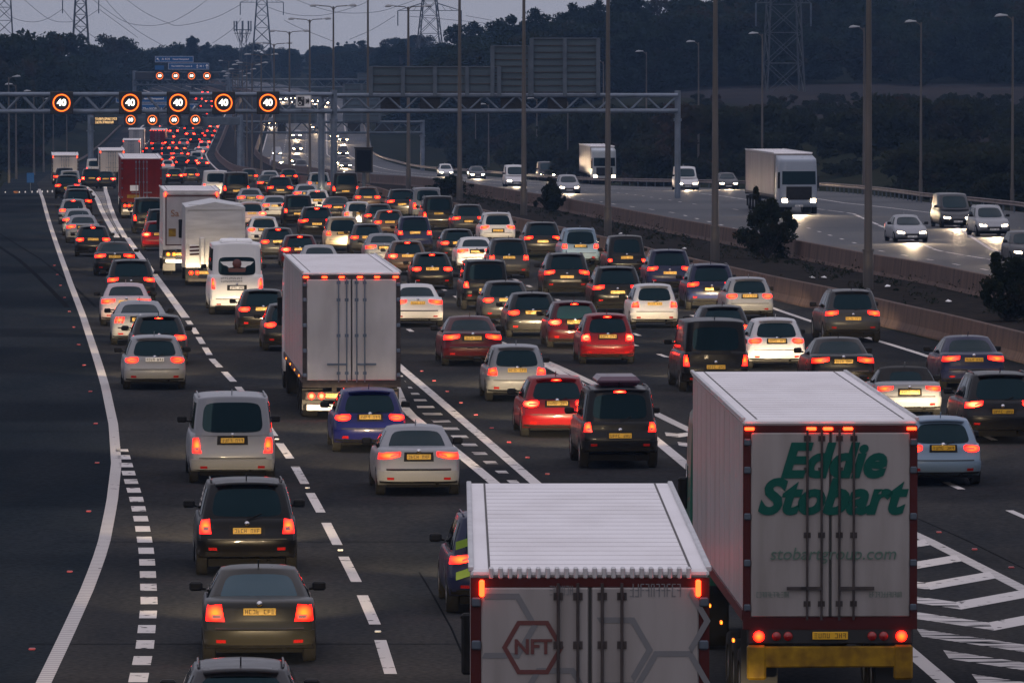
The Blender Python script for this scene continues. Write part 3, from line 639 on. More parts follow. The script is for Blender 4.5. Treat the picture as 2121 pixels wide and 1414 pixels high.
CATS = {'hatchback': ('hatchback_car', 'car'), 'compact': ('compact_car', 'car'), 'saloon': ('saloon_car', 'car'), 'formal': ('saloon_car', 'car'), 'coupe': ('coupe_car', 'car'), 'estate': ('estate_car', 'car'), 'offroad': ('off_road_car', 'car'), 'offroadtall': ('off_road_car', 'car'), 'boxy': ('off_road_car', 'car'), 'carrier': ('people_carrier', 'car'), 'bigcarrier': ('people_carrier', 'van'), 'van': ('panel_van', 'van'), 'taxi': ('taxi', 'taxi'), 'convertible': ('convertible_car', 'car')}
seedc = [0]
def car(loc, yaw, kind, colr, label, group=None, lod=0, brake=0, oncoming=False, beam=True, metal=None, plate_kind='yplate'):
    nm, cat = CATS[kind]; p = SPEC[kind]; T = template(kind); seedc[0] += 1; sd = seedc[0]
    t = thing(nm, loc, yaw, label, cat, group); L, hw = p['L'], p['W']/2
    ob('body', T['body'], t, color=colr)
    if 'soft_top' in T: ob('soft_top', T['soft_top'], t)
    if lod < 3 or not oncoming: ob('rear_window', T['rear_window'], t)
    for sg in (-1, 1):
        ob('tail_light', T['tail_light_bright' if brake & 1 else 'tail_light', sg], t)
        h = ob('headlight', T['headlight', sg], t)
        if lod >= 2 and oncoming:
            h.data = T.get(('hb', sg)) or T.setdefault(('hb', sg), h.data.copy()); h.data.materials[0] = M['headwarm']
        if not oncoming:
            h.data = T.get(('hd', sg)) or T.setdefault(('hd', sg), h.data.copy()); h.data.materials[0] = M['headback']
    ob('bumper', T['bumper'], t, color=colr)
    if brake & 2: ob('brake_light', T['brake_light'], t)
    if lod < 3:
        q = T['platepos']; plate(t, q.x, q.y-.03, q.z, plate_kind, sd)
        ob('lower_trim', T['lower_trim'], t); ob('underbody', T['underbody'], t)
        ob('windscreen', T['windscreen'], t)
        for kx in [q for q in T if isinstance(q, tuple) and q[0] == 'side_window']: ob('side_window', T[kx], t)
        if not oncoming: ob('tailgate_seam', T['tailgate_seam'], t)
        if not oncoming and sd % 3: ob('plate_recess', T['plate_recess'], t)
        if oncoming: q = T['frontplate']; plate(t, q.x, q.y+.03, q.z, 'wplate', sd, True); ob('grille', T['grille'], t)
        for y in (.78, L-.85):
            for sg in (-1, 1): wheel(t, sg*(hw-.105), y, p['wr'], .21, lod < 1)
    if lod < 2:
        for sg in (-1, 1): me, lc = T['mirror', sg]; ob('mirror', me, t, lc)
    if lod < 1:
        for sg in (-1, 1):
            ob('reflector', T['reflector', sg], t)
            if kind != 'coupe': ob('reversing_light', T['reversing_light', sg], t)
        if p['spoiler']: ob('rear_wiper', T['rear_wiper'], t)
        ob('badge', T['badge'], t)
    if beam:
        b = bpy.data.objects.new('headlight_beam', ol if oncoming else bl); COL.objects.link(b); b.parent = t; b.location = (0, L+.12, .68); b.rotation_euler = (R(84 if oncoming else 85), 0, 0); b.scale = (4.5, 1, 1)
    return t
# ------------------------------------------------------------------ lorries
def textmesh(body, size, m, extrude=.004, shear=0., align='CENTER', bold=0., space=1.):
    c = bpy.data.curves.new('lettering', 'FONT'); c.body = body; c.size = size; c.extrude = extrude; c.shear = shear; c.align_x = align; c.align_y = 'CENTER'; c.offset = bold; c.space_line = space; c.resolution_u = 4
    o = bpy.data.objects.new('lettering', c); COL.objects.link(o)
    dg = bpy.context.evaluated_depsgraph_get(); dg.update(); me = bpy.data.meshes.new_from_object(o.evaluated_get(dg))
    bpy.data.objects.remove(o); bpy.data.curves.remove(c)
    me.materials.clear(); me.materials.append(m)
    me.polygons.foreach_set('material_index', [0]*len(me.polygons)); return me
def text(name, body, size, m, parent, loc, rot=(R(90), 0, 0), **k): return ob(name, textmesh(body, size, m, **k), parent, loc, rot)
LM = {}
def unit(key, fn, mats):
    if key not in LM: q = MB(); fn(q); LM[key] = q.mesh(key.split('/')[0], mats)
    return LM[key]
def lorry(loc, yaw, label, H=4.3, Lb=13.4, zf=1.15, W=2.55, cat='lorry', name='articulated_lorry', door='boxwhite', side='boxwhite', roof='roofwhite', frame='frame_dark', markers=(), corner=True, ribs=False, group=None, oncoming=False, doors=True, bumper='white', rigid=False, gable=0., front=True, tails='tail', cabcol=(.6, .6, .62)):
    t = thing(name, loc, yaw, label, cat, group); hw = W/2
    q = MB(); q.bx(-hw+.02, hw-.02, .05, Lb, zf, H-.09)
    for sg in (-1, 1):                                 # side panel joints and bottom rail
        for k in range(1, int(Lb/1.2)): q.bx(sg*(hw-.02), sg*(hw-.016), k*1.2, k*1.2+.03, zf+.1, H-.15)
        q.bx(sg*(hw-.02) if sg > 0 else -hw-.01, hw+.01 if sg > 0 else -(hw-.02), .06, Lb, zf-.04, zf+.12, 1)
    ob('trailer_box' if not rigid else 'load_box', q.mesh('trailer_box', [M[side], M[frame]]), t)
    q = MB()
    if gable:
        q.add([(-hw, .02, H-.09), (hw, .02, H-.09), (hw, Lb, H-.09), (-hw, Lb, H-.09), (0, .02, H+gable), (0, Lb, H+gable)], [(0, 1, 4), (1, 2, 5, 4), (3, 0, 4, 5), (2, 3, 5)])
    else:
        q.bev(-hw, hw, .0, Lb+.03, H-.09, H, .03)
        for sg in (-1, 1):
            q.bx(sg*(hw-.20)-.012, sg*(hw-.20)+.012, .04, Lb, H, H+.004, 1); q.bev(sg*(hw-.005)-.03, sg*(hw-.005)+.03, .02, Lb, H-.03, H+.03, .01, 2)
        for k in range(1, int(Lb/.62)): q.bx(-hw+.215, hw-.215, k*.62, k*.62+.012, H, H+.0025, 3)
    ob('roof', q.mesh('roof', [M[roof], M['frame_dark'], M['chrome'] if False else M['alu'], M['boxgrey']]), t)
    q = MB()                                           # rear frame
    q.bx(-hw, hw, -.03, .05, H-.19, H-.092); q.bx(-hw, hw, -.03, .05, zf-.16, zf+.02)
    for sg in (-1, 1): q.bx(sg*hw, sg*(hw-.11), -.028, .05, zf+.02, H-.19)
    ob('door_frame', q.mesh('door_frame', [M[frame]]), t)
    if ribs:
        q = MB(); n = 22
        for k in range(n):
            x = -hw+.22+(W-.44)*k/(n-1); q.bev(x-.025, x+.025, -.045, .10, H-.10, H+.02, .012)
        ob('roof_buffer', q.mesh('roof_buffer', [M['alu']]), t)
    if doors:
        zt = H-.195
        for sg in (-1, 1):
            q = MB(); q.bev(min(sg*.012, sg*(hw-.115)), max(sg*.012, sg*(hw-.115)), -.045, .03, zf+.025, zt, .015)
            d = ob('rear_door', q.mesh('rear_door', [M[door]]), t)
            for xx in (.13, .34):
                q = MB(); x = sg*xx; q.tube((x, -.075, zf-.02), (x, -.075, zt+.05), .019, 6)
                for zz in (.08, .45, .8, .97): q.bx(x-.05, x+.05, -.06, -.044, zf+(zt-zf)*zz-.04, zf+(zt-zf)*zz+.04)
                q.bx(min(x, x+sg*.3), max(x, x+sg*.3), -.10, -.07, zf+.42, zf+.47)
                ob('lock_rod', q.mesh('lock_rod', [M['galv'] if frame != 'frame_red' else M['frame_dark']]), d)
            hm_ = unit('hinge/'+frame, lambda q: q.bev(-.05, .05, -.07, -.03, -.05, .05, .015), [M['galv' if frame == 'frame_dark' else 'galvdark']])
            for zz in (.06, .3, .55, .8, .95): ob('hinge', hm_, d, (sg*(hw-.06), 0, zf+(zt-zf)*zz))
        q = MB(); q.bx(-.012, .012, -.05, .0, zf+.03, zt); ob('door_seal', q.mesh('door_seal', [M['ink']]), t)
    lm = unit('marker_light', lambda q: q.bev(-.07, .07, -.03, .03, -.022, .022, .01), [M['marker']])
    for f in markers: ob('marker_light', lm, t, (f*hw, -.045, H-.135))
    if corner:
        cm = unit('marker_light/c', lambda q: q.bev(-.028, .028, -.03, .03, -.09, .09, .015), [M['marker']])
        for sg in (-1, 1): ob('marker_light', cm, t, (sg*(hw-.12), -.055, H-.20))
    # lamps, plate and bumper under the tail
    zb = zf-(.42 if bumper != 'yellow' else .30)
    q = MB(); q.bev(-hw+.06, hw-.06, -.02, .06, zb-.08, zb+.16, .02); ob('lamp_board', q.mesh('lamp_board', [M['ink']]), t)
    am = unit('indicator_light', lambda q: q.lathe([(0, .07), (-.03, .065), (-.04, .001)], (0, 0, 0), (0, 1, 0), 12), [M['dimlens']])
    tl = unit('tail_light/l'+tails, lambda q: q.lathe([(0, .085), (-.03, .08), (-.04, .001)], (0, -.02, 0), (0, 1, 0), 12), [M[tails]])
    for sg in (-1, 1):
        for dx in (.23, .49): ob('tail_light', tl if dx < .3 or bumper != 'yellow' else am, t, (sg*(hw-dx), -.02, zb+.04))
    for sg in (-1, 1): ob('indicator_light', am, t, (sg*(hw-.66), -.02, zb+.04))
    plate(t, .0 if bumper == 'yellow' else -.42, -.05, zb+.05, 'yplate', int(loc[0]*7) % 6)
    q = MB()
    if bumper == 'yellow':
        q.bev(-hw+.1, hw-.1, -.03, .1, zb-.42, zb-.11, .02)
        for sg in (-1, 1): q.bev(sg*(hw-.2)-.14, sg*(hw-.2)+.14, -.05, .08, zb-.60, zb-.09, .03)
    else: q.bev(-hw+.1, hw-.1, -.02, .08, zb-.34, zb-.18, .02)
    ob('rear_bumper', q.mesh('rear_bumper', [M['yellow' if bumper == 'yellow' else 'frame_dark' if bumper == 'dark' else 'boxwhite']]), t)
    q = MB()
    for sg in (-1, 1): q.bx(sg*.45-.06, sg*.45+.06, .1, Lb-.3, zf-.40, zf-.05)
    ob('chassis', q.mesh('chassis', [M['ink']]), t)
    for sg in (-1, 1): q = MB(); q.bx(sg*(hw-.28)-.27, sg*(hw-.28)+.27, .62, .64, .22, zf-.22); ob('mud_flap', q.mesh('mud_flap', [M['ink']]), t)
    ax = (1.5, 2.85, 4.2) if not rigid else (1.9,)
    for y in ax:
        for sg in (-1, 1): wheel(t, sg*(hw-.24), y, .50, .42)
    yc = Lb+(.55 if not rigid else .12)
    Lc = 2.2; hc = min(H-.05, 3.85) if not rigid else min(H-.25, 2.9)
    if not rigid:
        for sg in (-1, 1): wheel(t, sg*(hw-.28), yc-1.6, .50, .5)
    for sg in (-1, 1): wheel(t, sg*(hw-.2), yc+1.35, .50, .32)
    def cf(u, v, w):
        x = u*(hw-.02)*(1-.05*w**4)*(1-.05*max(0, v-.8)/.2); z = .55+(hc-.55)*w
        y = yc+Lc*v-(.30*max(0, w-.45)+.12*abs(u)**4)*max(0, v-.3)
        if w > .85: z -= .25*(w-.85)/.15*v
        return Vector((x, y, z))
    cb = ob('cab', surfbox(cf, lin(-1, 1, 6), lin(0, 1, 6), lin(0, 1, 10)).mesh('cab', [M['paint']]), t, color=cabcol)
    cc = Vector((0, yc+1, 1.8)); wz = (.44, .70) if not rigid else (.5, .9)
    ob('windscreen', patch(lambda s, q: cf((2*s-1)*.92, 1, wz[0]+(wz[1]-wz[0])*q), cc, 8, 4, .012).mesh('windscreen', M['glass']), t)
    for sg in (-1, 1): ob('side_window', patch(lambda s, r_: cf(sg, .55+.38*s, wz[0]+.02+(wz[1]-wz[0]-.04)*r_), cc, 3, 3, .012).mesh('side_window', M['glass']), t)
    ob('grille', patch(lambda s, q: cf((2*s-1)*.7, 1, .14+.26*q), cc, 5, 3, .012).mesh('grille', M['plastic']), t)
    for sg in (-1, 1):
        h = patch(lambda s, q: cf(sg*(.64+.28*s), 1, .09+.07*q), cc, 4, 2, .02).mesh('headlight', M['head' if oncoming else 'headback']); ob('headlight', h, t)
        q = MB(); q.bev(sg*(hw+.01)-.08, sg*(hw+.01)+.08, yc+1.85, yc+1.97, 1.75, 2.55, .03); q.tube((sg*(hw-.05), yc+1.9, 2.5), (sg*(hw+.1), yc+1.9, 2.5), .025, 6)
        ob('mirror', q.mesh('mirror', M['plastic']), t)
    if oncoming:
        for x in (-.8, -.4, .4, .8): ob('marker_light', unit('marker_light/w', lambda q: q.bev(-.08, .08, -.03, .03, -.03, .03, .01), [M['headback']]), t, (x, yc+Lc-.2, hc-.32))
        plate(t, 0, yc+Lc+.02, .62, 'wplate', 2, True)
    if front:
        b = bpy.data.objects.new('headlight_beam', ol if oncoming else bl2); COL.objects.link(b); b.parent = t; b.location = (0, yc+Lc+.15, .9); b.rotation_euler = (R(84.5), 0, 0); b.scale = (4.5, 1, 1)
    t['len'] = yc+Lc
    return t
def local_text(t, body, size, m, x, z, name='lettering', y=-.055, **k): return text(name, body, size, m, t, (x, y, z), **k)
def heading(X, Y):
    a, b = C(Y), E(Y); f = max(0, min(1, (X-a)/(b-a+1e-6))); return C.d(Y)*(1-f)+E.d(Y)*f
def yawof(X, Y): return -math.atan(heading(X, Y))
def lorry_at(Yr, cx, ytop, **k):                       # tail centre and height read off the photograph at a known distance
    p = P(cx, ytop, Yr); z = zr(Yr); H = p.z-z
    ya = k.pop('yaw', None)
    return lorry((p.x, Yr, z), yawof(p.x, Yr) if ya is None else ya, H=H, **k)
big = lorry_at(73, 1222, 1178, label='white box lorry closest to the viewer with honeycomb outlines on its doors', frame='frame_red', ribs=True, door='doorgrey', side='boxgrey', yaw=math.atan(.008), cabcol=(.3, .34, .38))
Hb = P(1222, 1178, 73).z-zr(73)
def hexring(mb, cx, cz, r, w, sides=range(6), y=-.052, rot=0.):
    for k in sides:
        a0, a1 = R(60*k+rot), R(60*k+60+rot)
        q = [(cx+r*math.cos(a0), cz+r*math.sin(a0)), (cx+r*math.cos(a1), cz+r*math.sin(a1)), (cx+(r-w)*math.cos(a1), cz+(r-w)*math.sin(a1)), (cx+(r-w)*math.cos(a0), cz+(r-w)*math.sin(a0))]
        mb.add([(x, y, z) for x, z in q]+[(x, y+.006, z) for x, z in q], [(0, 1, 2, 3), (0, 4, 5, 1), (2, 6, 7, 3)])
def bxz(px, py, Y=73., cx=1222, s=195.): return (px-cx)/s, 10.4-(py-30)/s-zr(Y)
mbx = MB(); hx, hz = bxz(1103, 1345); hexring(mbx, hx, hz, .33, .055); ob('emblem', mbx.mesh('emblem', [M['redlet']]), big)
local_text(big, 'NFT', .22, M['redlet'], hx, hz, bold=.006)
mbx = MB()
for px_, py_, ss in ((1275, 1350, (0, 1, 5)), (1275, 1485, (0, 1, 2)), (1395, 1290, (0, 5)), (1395, 1420, (0, 1, 2)), (1150, 1455, (0, 1, 2)), (1035, 1300, (0, 1, 4, 5))):
    x_, z_ = bxz(px_, py_); hexring(mbx, x_, z_, .40, .07, ss, y=-.0505)
ob('honeycomb', mbx.mesh('honeycomb', [M['greylet']]), big)
x_, z_ = bxz(1162, 1226); q = MB(); glyphs(q, x_-.13, x_+.13, z_-.05, z_+.05, -.05, 6, 5, 0); x_, z_ = bxz(1358, 1226); glyphs(q, x_-.28, x_+.28, z_-.07, z_+.07, -.05, 10, 8, 0); ob('small_lettering', q.mesh('small_lettering', [M['greylet']]), big)
r2 = lorry_at(100, 1720, 868, label='white articulated lorry with large green lettering on its rear doors', frame='frame_red', markers=(-.93, -.22, -.03, .2, .93), corner=False, bumper='yellow', zf=1.55, yaw=math.atan(.03), door='doorgrey', side='boxgrey', cabcol=(.02, .10, .07))
def rxz(px, py): return (px-1720)/142., 10.4-(py-30)/142.-zr(100)
for body, px_, py_, sz in (('Eddie', 1722, 957, .68), ('Stobart', 1717, 1032, .70)):
    x_, z_ = rxz(px_, py_); local_text(r2, body, sz, M['green'], x_, z_, shear=.3, bold=.03, name='lettering', y=-.06)
for px_, py_, sz, s in ((1725, 1148, .17, 'stobartgroup.com'),):
    x_, z_ = rxz(px_, py_); local_text(r2, s, sz*1.5, M['palegreen'], x_, z_, shear=.2, name='small_lettering', y=-.06)
q = MB()
for px_ in (1600, 1835): x_, z_ = rxz(px_, 1232); glyphs(q, x_-.24, x_+.24, z_-.04, z_+.04, -.055, 12, px_, 0)
ob('small_lettering', q.mesh('small_lettering', [M['palegreen']]), r2)
c3 = lorry_at(178, 728, 563, label='large lorry with shiny pale doors and red lights along its roof edge', frame='frame_dark', markers=(-.93, -.55, -.2, .17, .52, .9), corner=False, zf=1.0, yaw=math.atan(.07), door='glossdoor', side='boxgrey', tails='brake', Lb=13.3)
for sg in (-1, 1):
    q = MB()
    for k in range(4): q.lathe([(0, .06), (-.03, .055), (-.04, .001)], (-.55+.22*k, 0, 0), (0, 1, 0), 10)
lb = q.mesh('marker_light', [M['marker']]); ob('marker_light', lb, c3, (.35, -.05, .76))
smk = unit('side_marker_light', lambda q: q.bev(-.02, .02, -.05, .05, -.03, .03, .01), [M['amber']])
for Lr in (c3, r2, big):
    for y in (2, 5, 8, 11): ob('side_marker_light', smk, Lr, (-1.29, y, 1.05))
sa = lorry_at(302, 396, 393, label='white box lorry with brown-orange lettering and red door border in the queue', name='box_lorry', door='boxwhite', frame='boxwhite', corner=True, zf=1.35, Lb=7.2, rigid=True, doors=False, bumper='white', tails='amber', W=2.5)
Hs = P(396, 393, 302).z-zr(302)
q = MB()
q.bx(-1.1, 1.1, -.02, .04, 1.38, Hs-.26)
ob('shutter', q.mesh('shutter', [M['boxgrey']]), sa)
q = MB()
for a in ((-1.14, -1.09, 1.37, Hs-.25), (1.09, 1.14, 1.37, Hs-.25), (-1.14, 1.14, Hs-.30, Hs-.25), (-1.14, 1.14, 1.35, 1.40)): q.bx(a[0], a[1], -.035, -.021, a[2], a[3])
ob('door_border', q.mesh('door_border', [M['frame_red']]), sa)
local_text(sa, "Sa", .42, M['orangelet'], -.72, Hs-1.05, y=-.03); 
q = MB(); q.bx(-1.0, -.68, -.032, -.021, 1.75, 2.1); ob('warning_sign', q.mesh('warning_sign', [M['yellow']]), sa)
al = lorry_at(287, 446, 425, label='bare aluminium box lorry with low pitched roof line and tail lift', name='box_lorry', door='alu', side='alu', roof='alu', frame='alu', corner=False, zf=.95, Lb=6.6, rigid=True, doors=False, gable=.13, bumper='dark', W=2.5)
Ha = P(446, 425, 287).z-zr(287)
q = MB(); q.bx(-1.13, 1.13, -.03, .04, .97, Ha-.25)
for k in range(8): q.bx(-1.13, 1.13, -.038, -.03, 1.3+k*.3, 1.32+k*.3)
q.bx(-1.2, 1.2, -.06, -.03, Ha-1.0, Ha-.93); ob('tail_lift', q.mesh('tail_lift', [M['alu']]), al)
for x in (-.55, .66): q = MB(); q.bev(x-.11, x+.11, -.2, -.03, .9, 2.05, .03); ob('lift_column', q.mesh('lift_column', [M['alu']]), al)
for x in (-.88, .95):
    q = MB(); q.bx(x-.2, x+.2, -.06, -.042, 1.3, 1.75, 0)
    for k in range(3): q.add([(x-.2, -.062, 1.3+.15*k), (x+.2, -.062, 1.42+.15*k-.1), (x+.2, -.062, 1.5+.15*k-.1), (x-.2, -.062, 1.38+.15*k)], [(0, 1, 2, 3)], 1)
    ob('warning_board', q.mesh('warning_board', [M['white'], M['frame_red']]), al)
rt = lorry_at(430, 293, 327, label='dark red articulated lorry standing tall in the queue left of centre', door='redbox', side='redbox', frame='redbox', corner=False, roof='roofwhite', zf=1.2, Lb=13.2, bumper='white')
q = MB(); q.bx(-.72, -.2, -.06, -.05, 1.75, 2.1); ob('white_panel', q.mesh('white_panel', [M['white']]), rt); q = MB(); q.bx(-.9, -.1, -.062, -.05, 1.3, 1.5); ob('yellow_panel', q.mesh('yellow_panel', [M['yellow']]), rt)
lorry_at(683, 232, 311, label='pale grey trailer lorry just behind the dark red one in the distance', door='boxgrey', corner=True, zf=1.2)
lorry_at(660, 135, 321, label='grey trailer with two red top lights at the far left end of queue', door='boxgrey', side='boxgrey', frame='frame_dark', corner=True, zf=1.2)
lorry_at(1100, 282, 268, label='tall pale lorry trailer on the left of the distant queue', door='boxgrey', corner=False, front=False)
lorry_at(1000, 272, 290, label='grey trailer with red top corner lights, lower of two by the distant verge', door='boxgrey', corner=True, front=False)
lorry_at(1145, 326, 269, label='dark red lorry with a row of red roof lights in the distant queue', door='redbox', side='redbox', frame='redbox', corner=False, markers=(-.9, -.5, -.2, .2, .5, .9), front=False)
def oncoming_pose(px, py, L, lo=55):
    f = at(px, py, 0, lo); h = FW.d(f[1]); n = math.hypot(h, 1); d = Vector((-h/n, -1/n, 0)); r = f-d*L; r.z = zr(r.y); return r, math.atan2(h, -1)
def oncoming_lorry(px, py, label, **k):
    L = k.get('Lb', 13.4)+2.75; r, ya = oncoming_pose(px, py, L); return lorry(r, ya, label, oncoming=True, side='doorgrey', **k)
oncoming_lorry(1252, 379, 'white articulated lorry approaching in the oncoming lanes, farther of two', H=4.0, cabcol=(.36, .40, .43))
oncoming_lorry(1655, 443, 'white articulated lorry approaching, nearer of two', H=4.0, cabcol=(.26, .30, .36))
# ------------------------------------------------------------------ minibus with the winged badge
mbp = at(491, 652)
SPEC['minibus'] = carspec(6.2, 2.02, 2.62, [(0, 1.5), (.4, 1.52), (4.6, 1.35), (5.2, 1.15), (5.9, .95), (6.2, .8)], 1.48, .04, .12, 4.0, 5.0, .90, .06, ((0, .06), (.1, .03), (.25, 0), (.34, .01), (.4, .04), (1, .06)), sill=.28, light=('tall', .92, 1.03, .95, 1.35), plate=1.0, glass=(.80, .02, .60), side=((.04, .25), (.28, .48), (.5, .7), (.73, .93)), spoiler=False, crown=.05)
CATS['minibus'] = ('minibus', 'minibus')
mini = car(mbp, yawof(mbp.x, mbp.y), 'minibus', (.70, .70, .70), 'white minibus with a winged badge on its dark rear window', None, 0, 0, plate_kind='wplate')
q = MB()
zc = 1.86
q.lathe([(0, .17), (-.012, .16), (-.013, .001)], (0, -.02, zc+.03), (0, 1, 0), 16, 1)
for sg in (-1, 1): q.add([(sg*.14, -.021, zc+.12), (sg*.62, -.021, zc+.10), (sg*.50, -.021, zc-.02), (sg*.38, -.021, zc-.05), (sg*.30, -.021, zc-.12), (sg*.14, -.021, zc-.10)], [(0, 1, 2, 3, 4, 5)], 0)
q.add([(-.3, -.03, zc-.28), (.3, -.03, zc-.28), (.34, -.03, zc-.14), (-.34, -.03, zc-.14)], [(0, 1, 2, 3)], 1)
ob('winged_badge', q.mesh('winged_badge', [M['white'], M['redlet']]), mini)
q = MB(); glyphs(q, -.6, .2, 1.32, 1.39, -.01, 11, 4, 0); glyphs(q, -.6, .2, 1.20, 1.27, -.01, 11, 5, 0); ob('small_lettering', q.mesh('small_lettering', [M['greylet']]), mini)
q = MB(); q.bev(-.6, .6, .5, 1.6, 2.6, 2.78, .06); ob('roof_unit', q.mesh('roof_unit', [M['white']]), mini)
# ------------------------------------------------------------------ the queue, placed by where the tail meets the road
CLR = dict(bk=(.003, .003, .0035), dg=(.007, .0075, .009), gr=(.032, .033, .037), si=(.235, .245, .265), wh=(.52, .52, .53), rd=(.17, .003, .006), dr=(.045, .002, .005), bl=(.006, .009, .085), db=(.010, .014, .045), gd=(.34, .29, .22), br=(.07, .045, .035), pb=(.17, .25, .34), lg=(.17, .18, .20), tl=(.012, .04, .045), mt=(.018, .018, .0145), pk=(.42, .34, .36))
GL, GS, GM, GR_ = 'cars queuing in the left slip lane', 'traffic in the lane beside the slip queue', 'cars in the middle lanes of the jam', 'cars in the lanes beside the central reserve'
# px, py of the tail on the road | body | colour | 1 brake lamps, 2 high brake lamp | label
QL = [
(500, 1618, 'estate', 'gr', 0, 'grey estate car cut off by the bottom edge of view'),
(538, 1378, 'formal', 'mt', 0, 'dark olive saloon with blue tinted rear window, nearest but one in left queue'),
(512, 1195, 'offroadtall', 'bk', 0, 'large black off-road car with tall oval tail lights'),
(482, 1003, 'bigcarrier', 'si', 0, 'big silver people carrier behind the large black off-road car'),
(321, 808, 'hatchback', 'si', 0, 'silver hatchback with pale number plate, last before the gap in the slip queue'),
(330, 757, 'hatchback', 'dg', 2, 'dark hatchback with roof rails just ahead of the silver hatchback'),
(291, 716, 'coupe', 'si', 0, 'silver coupe with triple bar tail lights'),
(262, 676, 'saloon', 'pk', 0, 'pinkish silver saloon ahead of the triple bar coupe'),
(272, 632, 'offroad', 'dg', 0, 'dark off-road car above the pinkish silver saloon'),
(238, 572, 'saloon', 'bk', 0, 'black saloon with wide red lamps beside the white gore line'),
(193, 532, 'hatchback', 'bk', 2, 'black hatchback with yellow plate between silver saloons and black saloon'),
(172, 504, 'saloon', 'lg', 0, 'grey silver saloon directly ahead of the black hatchback'),
(163, 488, 'saloon', 'si', 0, 'bright silver saloon, middle one of three silver cars in slip queue'),
(152, 465, 'hatchback', 'si', 2, 'silver hatchback, farthest of the three silver cars in slip queue'),
(161, 448, 'offroad', 'dg', 0, 'dark grey car beside the white ladder marking start'),
(159, 431, 'hatchback', 'gr', 0, 'grey hatchback squeezed between two dark cars near the crest'),
(140, 412, 'offroad', 'bk', 0, 'black car on the crest of the slip road'),
(145, 398, 'carrier', 'si', 0, 'silver people carrier past the crest of the slip road'),
(134, 388, 'offroad', 'bk', 0, 'dark off-road car right behind the far grey trailer'),
]
QS = [
(1040, 1275, 'offroad', 'db', 0, 'dark patrol car with yellow-green reflective tail half hidden by nearest lorry'),
(868, 1028, 'saloon', 'si', 0, 'silver saloon left of the nearest white lorry, behind the blue hatchback'),
(767, 938, 'hatchback', 'bl', 0, 'bright blue hatchback close behind the lorry with shiny doors'),
(546, 692, 'hatchback', 'bk', 0, 'black hatchback partly hidden by the left side of shiny lorry'),
(602, 728, 'hatchback', 'dg', 0, 'dark hatchback almost wholly hidden behind the shiny lorry'),
(330, 520, 'hatchback', 'rd', 1, 'red hatchback with bright brake lamps beside the white lettered lorry'),
(336, 500, 'carrier', 'dg', 0, 'dark car wedged between dark red lorry and white lettered lorry'),
(310, 484, 'van', 'bk', 0, 'black van at the tail of the dark red lorry'),
(190, 391, 'carrier', 'bk', 1, 'black car with bright lamps left of the dark red lorry'),
(219, 391, 'hatchback', 'dg', 1, 'small dark car under the tail of the pale grey trailer'),
]
